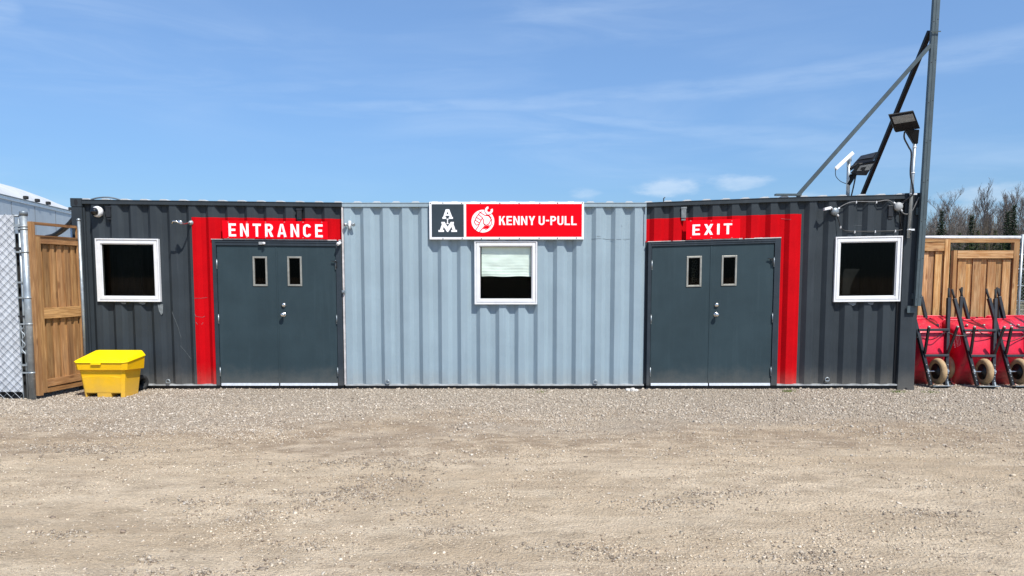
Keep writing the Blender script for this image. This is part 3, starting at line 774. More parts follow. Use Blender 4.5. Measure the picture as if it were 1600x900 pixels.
lo = mono.build('monogram', 'sign_white', t); am.build('monogram_gap', 'sign_dark', t)
# round emblem with a hand holding a wrench
em = MB(True); Cx, Cy = 583, 222
def disc(mb, c, r, y, n=36, r0=0, a0=0, a1=2*math.pi):
    if r0 == 0: poly(mb, [(c[0]+r*math.cos(t_), c[1]+r*math.sin(t_)) for t_ in np.linspace(a0, a1, n, endpoint=False)], y)
    else:
        ts = np.linspace(a0, a1, n)
        for t0, t1 in zip(ts, ts[1:]):
            poly(mb, [(c[0]+r*math.cos(t0), c[1]+r*math.sin(t0)), (c[0]+r*math.cos(t1), c[1]+r*math.sin(t1)), (c[0]+r0*math.cos(t1), c[1]+r0*math.sin(t1)), (c[0]+r0*math.cos(t0), c[1]+r0*math.sin(t0))], y)
disc(em, (Cx, Cy), 109, y, 40)
er = MB(True); ew = MB(True)
def pline(pts, w, yy=None):
    for k, (a, b_) in enumerate(zip(pts, pts[1:])): strip(er, a, b_, w, (yy or y-.0006)-.0002*(k % 2))
disc(er, (Cx, Cy), 88, y-.0006, 14, 81, R(-15), R(75))
for pts in (((520,186),(500,232),(522,262),(545,250)), ((522,186),(566,214)), ((508,212),(552,240)), ((540,158),(580,190)), ((556,138),(600,166)), ((520,186),(540,158),(556,138),(572,132)),
            ((600,166),(640,172),(662,206),(640,248),(614,262),(592,246)), ((580,190),(566,214),(552,240),(545,262)), ((580,196),(590,210),(590,246)), ((545,262),(512,312)), ((590,246),(606,262),(572,300),(548,330)), ((592,276),(626,292))): pline(pts, 8)
poly(er, [(606,268),(650,258),(634,290),(600,296),(580,300)], y-.0010); poly(er, [(622,150),(640,158),(668,192),(660,196),(640,172),(612,164)], y-.0010)
for ang in (20, 130, 200, 250, 300): disc(er, (Cx+97*math.cos(R(ang)), Cy+97*math.sin(R(ang))), 4, y-.0006, 8)
er2 = MB(True); disc(er2, (641,118), 43, y-.0032, 24)
disc(ew, (641,118), 38, y-.0038, 24, 17, R(-25), R(260))
poly(ew, [(628,140),(650,146),(640,160),(620,156)], y-.0044)
em.build('emblem', 'sign_white', t); er.build('emblem_lines', 'sign_red', t); ew.build('hand_and_wrench', 'sign_white', t); er2.build('emblem_gap', 'sign_red', t)
rivets(t, [(660+u/6.154, 310+v/6.154) for u, v in ((78,46),(197,44),(378,46),(558,45),(745,45),(930,45),(1130,44),(1300,44),(1537,43),(198,387),(383,385),(567,387),(740,384),(932,385),(1122,383),(1298,383),(1480,381))], YS)
for (px, ltr, lp, label) in (((349.3, 345.6, 512.9, 373.2), 'ENTRANCE', (357.5, 369.3, 504, 350.6), 'long red sign reading ENTRANCE in white capitals above the left double doors'),
                         ((1071.2, 343.6, 1154.7, 373.4), 'EXIT', (1081.8, 367.6, 1144, 348.9), 'short red sign reading EXIT in white capitals above the right double doors')):
    t, x0, z0, x1, z1 = sign_board(px, None, label=label); ye = D-.042
    mb = MB(True); mb.box((x0, ye, z0), (x1, ye+.006, z1)); mb.build('board', 'sign_red', t)
    a = F(lp[0], lp[1], ye); b_ = F(lp[2], lp[3], ye)
    letters(ltr, a[0], b_[0], a[1], b_[1], ye-.0015, .31 if ltr == 'ENTRANCE' else .30, .182).build('lettering', 'sign_white', t)
    n = 6 if len(ltr) > 4 else 3
    for i in range(n):
        f = (i+.25)/(n-.4); xx = px[0]+ (px[2]-px[0])*min(.98, f)
        rivets(t, [(xx, px[1]+1.8), (xx, px[3]-1.8)], ye, .007, 'grey_plastic')

# ------------------------------------------------------------------ fittings on the wall
def Pw(px, py, y=D-.03):
    p = at(px, py, y); return Vector((p.x, p.y, p.z))
# dome camera
p = Pw(154, 331, D); t = thing('dome_camera', p, 'white and black dome camera near the upper left corner of the dark wall', 'security camera')
mb = MB(); mb.lathe(p, (0, -1, 0), [(0, .075), (.03, .078), (.06, .072), (.075, .055), (.08, 0)], 28); mb.build('mount', 'white_vinyl', t)
ax = Vector((-.35, -1, -.15)).normalized(); mb = MB(); mb.lathe(p+Vector((-.01, -.065, 0)), ax, [(0, .058), (.03, .056), (.055, .042), (.07, .022), (.075, 0)], 24); mb.build('dome', 'black_gloss', t)
# barn light on a short arm at the red corner
p = Pw(298.5, 348, D); t = thing('wall_light', p, 'small silver lamp on a curled arm at the upper left corner of the red band', 'wall light')
mb = MB(); mb.lathe(p, (0, -1, 0), [(0, .035), (.012, .035), (.016, .02), (.05, .018)], 16); mb.build('mount', 'galv', t)
mb = MB(); mb.tube([p+Vector((0, -.04, 0)), p+Vector((-.02, -.14, -.02)), p+Vector((-.05, -.22, -.03)), p+Vector((-.10, -.25, .0)), p+Vector((-.14, -.25, .005)), p+Vector((-.165, -.24, -.03))], .012, 8); mb.build('arm', 'steel', t)
mb = MB(); mb.lathe(p+Vector((-.03, -.2, -.02)), (-.8, 0, .3), [(0, .012), (.02, .028), (.06, .03), (.075, .015)], 14); mb.build('lamp_head', 'steel', t)
# twin spotlight on pale wall
p = Pw(547, 350, D); t = thing('spotlight', p, 'small twin headed white fitting high on the pale wall beside the entrance', 'spotlight')
mb = MB(); mb.box(p+Vector((-.02, -.03, -.03)), p+Vector((.02, .0, .045))); mb.build('mount', 'white_vinyl', t, bevel=.004)
for s_ in (-1, 1):
    mb = MB(); mb.lathe(p+Vector((s_*.03, -.03, 0)), (s_*.7, -.6, -.3), [(0, .012), (.015, .022), (.05, .026), (.055, .02), (.045, .0)], 14); mb.build('lamp_head', 'galv', t)
mb = MB(); mb.lathe(p+Vector((0, -.03, -.03)), (0, -.2, -1), [(0, .016), (.03, .018), (.05, .012), (.055, 0)], 14); mb.build('sensor', 'grey_plastic', t)
# small sensors on the entrance frame
p = Pw(410, 380, D-.03); t = thing('door_sensor', p, 'small pale sensor over the middle of the entrance doors', 'sensor')
mb = MB(); mb.box(p+Vector((-.05, -.02, -.022)), p+Vector((.03, .0, .018))); mb.build('housing', 'grey_plastic', t, bevel=.005)
mb = MB(); mb.lathe(p+Vector((.02, -.01, 0)), (.6, -1, -.2), [(0, .018), (.03, .02), (.04, .0)], 12); mb.build('eye', 'white_vinyl', t)
p = Pw(530, 380.5, D-.03); t = thing('bullet_camera', p, 'tiny white camera at the upper right corner of the entrance frame', 'camera')
mb = MB(); mb.lathe(p, (0, -1, 0), [(0, .02), (.01, .02), (.03, .01)], 12); mb.build('mount', 'grey_plastic', t)
mb = MB(); mb.lathe(p+Vector((.01, -.03, .005)), (-.5, -1, -.5), [(-.02, .0), (-.02, .022), (.04, .024), (.05, .018), (.045, 0)], 14); mb.build('camera_body', 'white_vinyl', t)
for px in (447.0, ):
    pass
# door catches
for k, (px, py, s_) in enumerate(((524, 409, 'entrance'), (1205, 405, 'exit'))):
    p = Pw(px, py, D-.01); mb = MB(); mb.bar(p+Vector((-.05, -.02, .01)), p+Vector((.03, -.02, .0)), .012, .012); mb.bar(p+Vector((.01, -.02, .01)), p+Vector((.025, -.02, -.08)), .012, .012); mb.bar(p+Vector((.0, 0, 0)), p+Vector((.0, -.03, 0)), .015, .015)
    tag(mb.build('door_catch', 'black', None, p), 'black hook catch near the top right edge of the %s doors' % s_, 'door catch', 'door catches')
p = Pw(537, 456, D-.01); mb = MB(); mb.box(p+Vector((-.022, -.03, -.022)), p+Vector((.022, .0, .022))); mb.tube([p+Vector((0, -.02, 0)), p+Vector((0, -.05, -.0))], .012, 8)
tag(mb.build('latch', 'galv_dark', None, p, bevel=.004), 'small metal latch on the seam right of the entrance doors', 'latch')

# junction boxes, conduit and cable on the right end
def jbox(px, py, r, label, m='grey_plastic'):
    p = Pw(px, py, D); t = thing('junction_box', p, label, 'junction box')
    mb = MB(); mb.lathe(p, (0, -1, 0), [(0, r), (.045, r), (.05, r*.92), (.053, 0)], 28); mb.build('box_body', m, t)
    mb = MB(); mb.lathe(p+Vector((0, -.053, 0)), (0, -1, 0), [(0, r*.9), (.004, r*.86), (.005, 0)], 28); mb.build('cover', m, t)
    for a_ in (40, 140, 310):
        d = Vector((math.cos(R(a_)), 0, math.sin(R(a_)))); mb = MB(); mb.tube([p+Vector((0, -.03, 0))+d*r*.9, p+Vector((0, -.03, 0))+d*(r+.03)], .013, 10); mb.build('fitting', 'aluminium', t)
    return t
jbox(1303, 331, .055, 'round grey junction box left of the right window, beside the small white sensor', 'galv_dark'); jbox(1402, 323, .060, 'round pale junction box above the upper right corner of the right window')
p = Pw(1298, 327, D); t = thing('motion_sensor', p, 'small white motion sensor beside the left junction box', 'sensor')
mb = MB(); mb.tube([p+Vector((0, -.05, 0)), p+Vector((-.03, -.09, .015)), p+Vector((-.06, -.10, .015))], .012, 8); mb.build('arm', 'white_vinyl', t)
mb = MB(); c_ = p+Vector((-.10, -.11, .0)); mb.hexa([c_+Vector(v) for v in ((-.045,-.03,-.03),(.045,-.03,-.012),(.045,.03,-.012),(-.045,.03,-.03),(-.045,-.03,.006),(.045,-.03,.03),(.045,.03,.03),(-.045,.03,.006))]); mb.build('housing', 'white_vinyl', t, bevel=.004)
def smooth_path(pts, n=8):
    pts = [Vector(p) for p in pts]; o = []
    for i in range(len(pts)-1):
        p0, p1, p2, p3 = pts[max(i-1, 0)], pts[i], pts[i+1], pts[min(i+2, len(pts)-1)]
        for k in range(n):
            t_ = k/n; o.append(.5*((2*p1)+(p2-p0)*t_+(2*p0-5*p1+4*p2-p3)*t_*t_+(3*p1-p0-3*p2+p3)*t_**3))
    return o+[pts[-1]]
def cable(px, r, m, label, y=D-.022, clips=(), name='cable', cat='cable'):
    P_ = [Pw(a[0], a[1], y if len(a) < 3 else a[2]) for a in px]; mb = MB(); mb.tube(smooth_path(P_, 6), r, 8)
    if clips:
        t = thing(name, P_[0], label, cat, 'cables along the right end wall'); mb.build('sheath', m, t)
        for (cx_, cy_) in clips:
            c_ = Pw(cx_, cy_, y); mb = MB(); mb.box(c_+Vector((-.006, -.010, -.022)), c_+Vector((.006, .02, .012))); mb.build('clip', 'white_vinyl', t, bevel=.003)
        return t
    return tag(mb.build(name, m, None, P_[0]), label, cat, 'cables along the right end wall')
cable([(1308, 327), (1316, 321.5), (1326, 317), (1338, 315), (1369, 315), (1382, 313), (1390, 313.5), (1396, 318)], .007, 'cable_grey', 'grey cable arching between the two junction boxes under the roof rail', clips=((1338, 315.5), (1369.5, 315.5)))
cable([(1308, 338), (1311, 346), (1313, 354), (1319, 360), (1335, 361.5), (1367, 361.5), (1399, 360.5), (1410, 359)], .008, 'black', 'dark cable running just above the right window frame', clips=((1313.5, 354.5), (1335.5, 362), (1367.5, 361.5), (1399, 360.5)))
cable([(1407, 329), (1413, 334), (1420, 334), (1426, 328), (1431, 318), (1436, 308)], .008, 'cable_grey', 'cable looping from the right junction box up behind the mast', y=D-.05)
cable([(1405, 333, D-.02), (1407, 345, D+.02), (1410, 358, D+.02)], .009, 'black', 'thin black cable dropping from the right junction box')
# ------------------------------------------------------------------ lights on poles
def area_light(t, A, B, C_, Dd, thick, lens_f, lm='lens'):
    """flat floodlight head: corners A,B,C,D of its underside (clockwise), body behind it"""
    A, B, C_, Dd = [Vector(v) for v in (A, B, C_, Dd)]; n = (B-A).cross(Dd-A).normalized()
    if n.y > 0: n = -n
    bk = -n*thick; mid1 = A.lerp(Dd, .52); mid2 = B.lerp(C_, .52)
    mb = MB(); mb.hexa([A, B, C_, Dd, A+bk*.45, B+bk*.45, C_+bk, Dd+bk]); h = mb.build('lamp_head', 'fixture_black', t, bevel=.006)
    q = lambda u, v: (A.lerp(B, u)).lerp(Dd.lerp(C_, u), v) + n*.004
    mb = MB(); mb.hexa([q(.08, lens_f), q(.92, lens_f), q(.92, .10), q(.08, .10)] + [v+n*.004 for v in (q(.08, lens_f), q(.92, lens_f), q(.92, .10), q(.08, .10))]); mb.build('lens', lm, t)
    fin = MB()
    for i in range(9):
        u = .1+.8*i/8; a0_ = A.lerp(B, u)+bk*.5; d_ = Dd.lerp(C_, u)+bk*1.0; a_ = a0_.lerp(d_, .22); fin.bar(a_, d_, .006, .02, up=n)
    fin.build('cooling_fins', 'fixture_black', t)
y1 = D-.06
pt, pb = Pw(1430.5, 207, y1), Pw(1419.5, 372, y1)
t = thing('flood_light', pb, 'black floodlight high on a galvanised conduit pole beside the mast', 'floodlight', 'floodlights above the right end')
mb = MB(); mb.tube([pb, pt], .024, 14); mb.build('pole', 'galv', t)
for q in (.08, .42, .62, .86):
    c_ = pb.lerp(pt, q); mb = MB(); mb.tube([c_+Vector((0, 0, -.008)), c_+Vector((0, 0, .008))], .028, 14)
    if q < .5: mb.box(c_+Vector((.0, -.012, -.012)), c_+Vector((.075, .012, .012)))
    mb.build('clamp', 'aluminium', t)
area_light(t, Pw(1388.6, 180, y1-.40), Pw(1427.7, 173.8, y1-.36), Pw(1438, 201, y1-.06), Pw(1399.6, 207.2, y1-.10), .05, .50)
mb = MB(); c_ = Pw(1428, 203, y1-.04); mb.hexa([pt+Vector((-.02, -.03, -.16)), pt+Vector((.03, -.03, -.16)), pt+Vector((.03, .03, -.16)), pt+Vector((-.02, .03, -.16)), c_+Vector((-.13, -.04, .0)), c_+Vector((.06, -.04, .0)), c_+Vector((.06, .03, .0)), c_+Vector((-.13, .03, .0))]); mb.build('bracket', 'fixture_black', t, bevel=.01)
mb = MB(); mb.tube(smooth_path([Pw(1413.5, 206, y1-.1), Pw(1413, 216, y1-.05), Pw(1420, 230, y1-.03), Pw(1424, 240, y1-.03), Pw(1422.5, 272, y1-.03), Pw(1427, 295, y1-.035), Pw(1426, 304, y1-.035), Pw(1416, 312, y1), Pw(1408, 318, D-.03)], 6), .011, 8); mb.build('power_cable', 'black', t)
y2 = D+.25
pb = Pw(1324.5, 310, y2); pt = Pw(1326.5, 250, y2)
t = thing('flood_light', pb, 'pair of black floodlights on a short pole behind the roof edge', 'floodlight', 'floodlights above the right end')
mb = MB(); mb.tube([pb, pt], .026, 14); mb.build('pole', 'galv', t)
area_light(t, Pw(1343, 257, y2-.30), Pw(1368, 252.5, y2-.26), Pw(1354, 274.5, y2-.02), Pw(1331, 274, y2-.05), .05, .55)
area_light(t, Pw(1345, 243, y2+.25), Pw(1372, 236.5, y2+.22), Pw(1362, 253, y2+.02), Pw(1333, 256, y2+.04), .04, .6, 'black_frame')
mb = MB()
for a_, b_ in ((pb.lerp(pt, .35), Pw(1336, 272, y2-.02)), (pb.lerp(pt, .55), Pw(1345, 268, y2)), (pb.lerp(pt, .75), Pw(1338, 258, y2+.03))): mb.bar(a_, b_, .06, .05)
mb.build('bracket', 'fixture_black', t, bevel=.008)
mb = MB(); mb.tube(smooth_path([pb.lerp(pt, .05)+Vector((.05, 0, 0)), pb.lerp(pt, .3)+Vector((.07, -.02, 0)), Pw(1338, 270, y2-.04)], 5), .01, 6); mb.build('power_cable', 'black', t)
a_, b_ = Pw(1305.5, 264, y2-.2), Pw(1333, 238.5, y2-.14)
t = thing('antenna', Pw(1326, 252, y2), 'slim white radio antenna panel clamped tilted on the short pole', 'antenna')
mb = MB(); mb.bar(a_, b_, .052, .03, up=(0, 1, 0)); mb.build('housing', 'white_vinyl', t, bevel=.008)
mb = MB(); mb.bar(a_.lerp(b_, .55), pt+Vector((0, -.03, -.02)), .03, .03); mb.bar(pt+Vector((-.03, -.03, -.1)), pt+Vector((-.03, -.03, .06)), .02, .02); mb.lathe(pt+Vector((0, 0, -.02)), (0, 0, 1), [(0, .036), (.07, .036)], 14); mb.build('clamp', 'galv', t)
mb = MB(); mb.tube(smooth_path([a_, Pw(1306, 275, y2-.1), Pw(1313, 283, y2-.05), Pw(1322, 287, y2-.03)], 6), .005, 6); mb.build('cable', 'black', t)

# ------------------------------------------------------------------ mast with its braces
ym = D-.085
mb_, mt_ = Pw(1432.8, 478, ym), Pw(1466.4, -60, ym)
t = thing('mast', mb_, 'tall grey steel mast bolted to the right corner post and braced to the roof', 'mast')
def chan(p, q, wd, dp, th):
    mb = MB(); d = (q-p).normalized(); a = Vector((1, 0, 0)); a = (a-d*a.dot(d)).normalized(); b_ = d.cross(a).normalized()
    if b_.y > 0: b_ = -b_
    def slab(u0, u1, v0, v1):
        mb.hexa([p+a*u0+b_*v0, p+a*u1+b_*v0, p+a*u1+b_*v1, p+a*u0+b_*v1, q+a*u0+b_*v0, q+a*u1+b_*v0, q+a*u1+b_*v1, q+a*u0+b_*v1])
    slab(-wd/2, wd/2, dp/2-th, dp/2); slab(-wd/2, -wd/2+th, -dp/2, dp/2-th-.0005); slab(wd/2-th, wd/2, -dp/2, dp/2-th-.0005)
    slab(-.006, .006, dp/2+.0005, dp/2+.004)
    return mb
chan(mb_, mt_, .090, .055, .008).build('column', 'mast_paint', t, bevel=.002)
d_ = (mt_-mb_).normalized()
for i, s_ in enumerate(np.arange(.1, 4.6, .55)):
    for sx in (-.027, .027):
        c_ = mb_+d_*(s_+(.03 if sx > 0 else 0))+Vector((sx, -.028, 0)); mb = MB(); mb.lathe(c_, (0, -1, 0), [(0, .007), (.002, .007), (.002, 0)], 8); mb.build('bolt', 'black', t)
mb = MB(); c_ = mb_+Vector((-.09, .05, -.03)); mb.box(c_+Vector((-.03, -.02, -.07)), c_+Vector((.09, -.005, .03))); mb.box(mb_+Vector((-.05, .035, .1)), mb_+Vector((.05, .07, .18))); mb.box(mb_+Vector((-.05, .035, 1.3)), mb_+Vector((.05, .07, 1.4))); mb.build('bracket', 'mast_paint', t)
mb = MB(); q0, q1 = Pw(1245, 307, D+.03), Pw(1454, 70.5, ym); mb.bar(q0, q1, .05, .05, up=(0, 1, 0)); br = mb.build('brace', 'mast_paint', t, bevel=.004); br['label'] = 'grey diagonal brace along the front of the roof'
mb = MB(); q2 = at(1334, 338, D+DEPTH-.1); q3 = at(1453, 49, ym+.1); mb.bar(q2, q3, .06, .06, up=(0, 1, 0)); br = mb.build('brace', 'fixture_black', t, bevel=.004); br['label'] = 'dark diagonal brace running to the back of the roof'  # shade of the brace's underside put in as black colour
mb = MB(); a_ = Pw(1212, 305, D); b_ = Pw(1252, 306.5, D); mb.box(a_+Vector((0, -.016, -.006)), (b_.x, D+.06, a_.z+.022)); mb.build('foot_plate', 'mast_paint', t)
mb = MB(); c_ = Pw(1461, 49, ym-.05); mb.bar(c_+Vector((-.06, 0, 0)), c_+Vector((.08, 0, 0)), .012, .012); mb.build('crossing_bolt', 'mast_paint', t)
# thin cable lying over the roof edge at the left end
mb = MB(); mb.tube(smooth_path([at(138, 313.2, D+.05), at(150, 309.6, D+.05), at(165, 308.3, D+.05), at(178, 309.6, D+.05), at(192, 313.4, D+.05)], 6), .011, 8)
tag(mb.build('hose', 'galv_dark', None, tuple(at(165, 311, D+.05))), 'dark hose arching over the roof edge at the left corner', 'hose')
mb = MB(); p = at(1037, 310, D+.08); mb.tube([p+Vector((0, 0, -.06)), p+Vector((0, 0, .0)), p+Vector((.02, 0, .015))], .008, 8)
tag(mb.build('roof_hook', 'black', None, tuple(p)), 'tiny black hook standing on the roof edge left of the exit', 'hook')

# ------------------------------------------------------------------ yellow grit bin
bc = Vector((-5.545, 10.15, gz(-5.5, 10.1)))
t = thing('grit_bin', bc, 'bright yellow plastic grit bin with a sloping lid at the foot of the dark wall', 'grit bin')
BR = R(-2)
T3 = lambda vs: [(bc.x+v[0]*math.cos(BR)-v[1]*math.sin(BR), bc.y+v[0]*math.sin(BR)+v[1]*math.cos(BR), bc.z+v[2]) for v in vs]
def rr(hw, hd, z, c_=.03): return [(-hw+c_, -hd, z), (hw-c_, -hd, z), (hw, -hd+c_, z), (hw, hd-c_, z), (hw-c_, hd, z), (-hw+c_, hd, z), (-hw, hd-c_, z), (-hw, -hd+c_, z)]
def loft(mb, rings, cap0=True, cap1=True):
    n = len(rings[0]); vs = [v for r_ in rings for v in r_]
    fs = [(i*n+j, i*n+(j+1) % n, (i+1)*n+(j+1) % n, (i+1)*n+j) for i in range(len(rings)-1) for j in range(n)]
    if cap0: fs.append(tuple(range(n-1, -1, -1)))
    if cap1: fs.append(tuple((len(rings)-1)*n+j for j in range(n)))
    mb.add(vs, fs)
body = MB(); loft(body, [T3(rr(.282, .200, .055)), T3(rr(.318, .232, .40))])
for side in (-1, 1):                                     # feet at both ends with fork slots between
    def fp(h, d, c_, z): return [(side*x, y, z) for x, y in ((h-.042, -d), (h-c_, -d), (h, -d+c_), (h, d-c_), (h-c_, d), (h-.042, d))]
    loft(body, [T3(fp(.277, .195, .03, -.012)), T3(fp(.282, .200, .03, .0549))])
body.hexa(T3([(-.085, -.195, -.012), (.105, -.195, -.012), (.105, .19, -.012), (-.085, .19, -.012), (-.087, -.200, .0549), (.107, -.200, .0549), (.107, .19, .0549), (-.087, .19, .0549)]))
bo = body.build('bin_body', 'yellow', t, bevel=.003)
ar = MB(); vs = []; m_ = 14
for i in range(m_+1):
    u = -1+2*i/m_; zt = .275+.020*(1-u*u); x = u*.245
    vs += [(x*.98, -.2035, .065), (x*1.06, -.2245, zt), (x*1.06, -.219, zt+.006)]
ar.add(T3(vs), [(3*i, 3*i+3, 3*i+4, 3*i+1) for i in range(m_)]+[(3*i+1, 3*i+4, 3*i+5, 3*i+2) for i in range(m_)]); ar.build('raised_front', 'yellow', t)
def sk(hw, hd, zf, zb_, c_=.05): return [(x, y, zf+(zb_-zf)*(y+hd)/(2*hd)) for x, y, _ in rr(hw, hd, 0, c_)]
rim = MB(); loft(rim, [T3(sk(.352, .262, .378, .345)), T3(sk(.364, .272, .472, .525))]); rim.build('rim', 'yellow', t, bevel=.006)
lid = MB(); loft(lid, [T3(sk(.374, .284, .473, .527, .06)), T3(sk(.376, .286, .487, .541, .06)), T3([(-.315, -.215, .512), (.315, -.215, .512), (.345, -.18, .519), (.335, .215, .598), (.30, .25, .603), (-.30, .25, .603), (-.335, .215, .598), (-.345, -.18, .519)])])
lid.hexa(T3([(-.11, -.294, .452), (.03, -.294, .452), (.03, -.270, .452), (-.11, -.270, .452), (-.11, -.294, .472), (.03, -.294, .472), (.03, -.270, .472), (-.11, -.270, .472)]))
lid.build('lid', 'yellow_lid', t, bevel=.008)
p = at(219, 591, 10.60); p.z = gz(p.x, p.y)+.11; mb = MB()
mb.lathe(p, (1, -.5, 0), [(-.05, .06), (-.055, .09), (-.03, .115), (.03, .115), (.055, .09), (.05, .06), (-.05, .06)], 28)
tag(mb.build('tyre', 'rubber', None, tuple(p)), 'small black tyre standing partly hidden behind the right side of the yellow bin', 'tyre')

# ------------------------------------------------------------------ left gate, post, chain-link fence
def vz(P_, py):     # height above ground point P_ seen at image row py
    k = (PPY-py)/FPX
    # direction components in the world for a point at the same x,y
    dyz = Matrix.Rotation(-PITCH, 3, 'X') @ Vector((0, 1, k)); return CAM_H + P_.y*dyz.z/dyz.y
G0 = gnd(60.5, 623); G1 = Vector((at(133, 590, 10.66).x, 10.66, 0))
u_ = (G1-G0); GL = u_.length; u_.normalize(); nrm = Vector((u_.y, -u_.x, 0))    # towards the camera
def G(u, z, o=0): p = G0+u_*u+nrm*o; return (p.x, p.y, z)
def gbox(mb, u0, u1, z0, z1, o0, o1, zz=None):
    z2, z3 = zz if zz else (z0, z1)
    mb.hexa([G(u0, z0, o1), G(u1, z2, o1), G(u1, z2, o0), G(u0, z0, o0), G(u0, z1, o1), G(u1, z3, o1), G(u1, z3, o0), G(u0, z1, o0)])
t = thing('wooden_gate', tuple(G0), 'brown wooden board gate standing ajar between the galvanised post and the container', 'gate')
rng = random.Random(3)
zt = vz(G0, 346); z_r = vz(G0, 369); z_rb = vz(G0, 379.5); zm1 = vz(G0, 482); zm0 = vz(G0, 499); zb0 = .14; zb1 = .24
def tn(): 
    k = rng.uniform(.68, 1.15); return (k, k*rng.uniform(.95, 1.02), k*rng.uniform(.9, 1.02))
mb = MB(); u = .02
while u < GL-.05:
    w_ = .13; mb.tint = tn(); gbox(mb, u, min(u+w_-.006, GL-.03), .10, z_r-.01, -.045, -.027); u += w_
u = .085
while u < GL-.07:
    mb.tint = tn(); gbox(mb, u, min(u+.07, GL-.05), .12, z_rb-rng.uniform(.0, .02), -.027, -.008); u += .13
mb.build('boards', 'wood_gate', t)
for (a, b_, z0, z1) in ((-.005, .055, .04, zt), (.057, .13, .07, z_r), (GL-.05, GL-.005, .06, zt-.02)): mb = MB(); mb.tint = tn(); gbox(mb, a, b_, z0, z1, -.04 if a < .05 else -.008, .03 if a < .05 else .035); mb.build('stile', 'wood_gate', t)
mb = MB()
for (z0, z1) in ((z_rb, z_r), (zm0, zm1), (zb0, zb1)): mb = MB(); mb.tint = tn(); gbox(mb, .131, GL-.052, z0, z1, -.007, .022); mb.build('rail', 'rail_gate', t)
mb = MB()
mb.tint = tn(); gbox(mb, .131, GL-.052, .06, .125, -.05, .012)
mb.build('rail', 'rail_gate', t); mb = MB(); mb.tint = (.62, .55, .5); gbox(mb, .056, GL-.051, zt-.035, zt, -.04, .02); mb.build('rail', 'rail_gate', t); mb = MB(); mb.tint = (.55, .5, .45); gbox(mb, .056, GL-.051, z_r+.001, z_r+.02, -.06, .035)
mb.build('rail', 'rail_gate', t)
p1 = at(128, 450, 10.60); gp = MB(); gp.tube([(p1.x, p1.y, -.05), (p1.x, p1.y, vz(p1, 345))], .022, 12); gp.lathe((p1.x, p1.y, vz(p1, 345)), (0, 0, 1), [(0, .026), (.02, .026), (.035, .012), (.036, 0)], 12)
tag(gp.build('fence_post', 'galv', None, (p1.x, p1.y, 0)), 'thin galvanised pipe post between the wooden gate and the container corner', 'post')
pp = gnd(52, 623); zt2 = vz(pp, 332)
t = thing('fence_post', (pp.x, pp.y, 0), 'thick galvanised steel gate post at the left end of the brown gate', 'post')
mb = MB(); mb.tube([(pp.x, pp.y, -.1), (pp.x, pp.y, zt2-.02)], .046, 20); mb.build('pipe', 'galv', t)
mb = MB(); mb.lathe((pp.x, pp.y, zt2-.04), (0, 0, 1), [(0, .051), (.045, .051), (.055, .045), (.06, 0)], 20); mb.build('cap', 'galv_dark', t)
for z in (.35, 1.0, 1.35, 1.95, 2.25, zt2-.18):
    mb = MB(); mb.tube([(pp.x, pp.y, z-.011), (pp.x, pp.y, z+.011)], .050, 20); mb.box((pp.x-.13, pp.y-.008, z-.01), (pp.x-.05, pp.y+.008, z+.01)); mb.build('band', 'galv', t)
# chain link
cy = pp.y+.02; cx1 = at(29.5, 480, cy).x; cx0 = cx1-2.6; cz1 = at(0, 334.5, cy).z; cz0 = at(0, 624, cy).z
t = thing('chain_link_fence', (cx1, cy, 0), 'galvanised chain-link gate with pale privacy slats left of the thick post', 'fence')
def chainlink(t, X0, X1, Z0, Z1, y, cell, r, m='wire_grey', m2='wire_grey'):
    L_ = X1-X0; H = Z1-Z0; mb = MB()
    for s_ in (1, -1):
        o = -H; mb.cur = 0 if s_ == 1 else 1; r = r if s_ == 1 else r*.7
        while o < L_:
            # line x = X0+o + (z-Z0)*1  (s=1) or mirrored, clipped
            za = max(0, -o); zb_ = min(H, L_-o)
            if zb_ > za:
                n = max(1, int((zb_-za)/cell*2)); pts = []
                for i in range(n+1):
                    zz = za+(zb_-za)*i/n; x_ = o+zz; xx = X0+x_ if s_ == 1 else X1-x_
                    pts.append((xx, y + s_*.004, Z0+zz))
                mb.tube([pts[0], pts[-1]], r, 4, cap=False)
            o += cell
    return mb.build('wire_mesh', [m, m2], t)
chainlink(t, cx0, cx1, cz0, cz1, cy, .108, .0034, 'galv_dark', 'slat_white')  # one wire direction coloured dark for shadow, the other slat-pale as if lit
mb = MB(); mb.box((cx0, cy+.07, cz0+.0), (cx1+.085, cy+.075, cz1-.25)); mb.build('black_backing', 'rubber', t)  # black sheet added behind so gaps by the post and bottom show black
mb = MB(); x = cx0
while x < cx1-.01:
    k = rng.uniform(.9, 1.08); mb.tint = (k, k, k); mb.box((x, cy+.016+rng.uniform(0, .004), cz0+.10), (min(x+.052, cx1), cy+.022, cz1-.01)); x += .054
mb.build('privacy_slats', 'slat_white', t)
mb = MB(); mb.box((cx1-.004, cy-.006, cz0), (cx1+.004, cy+.004, cz1)); mb.build('tension_bar', 'galv', t)
mb = MB(); mb.tube([(cx1+.055, cy+.01, cz0-.05), (cx1+.055, cy+.01, cz1-.06)], .016, 10); mb.tube([(cx0, cy+.045, cz1-.02), (cx1+.03, cy+.045, cz1-.02)], .016, 10); mb.build('gate_frame', 'galv', t)
for z in (.45, .62, 1.1, 1.55, 2.0, 2.3):
    mb = MB(); mb.box((cx1-.01, cy-.014, z-.012), (cx1+.075, cy+.02, z+.012)); mb.build('clip', 'black' if z in (2.0, 1.1) else 'galv', t)
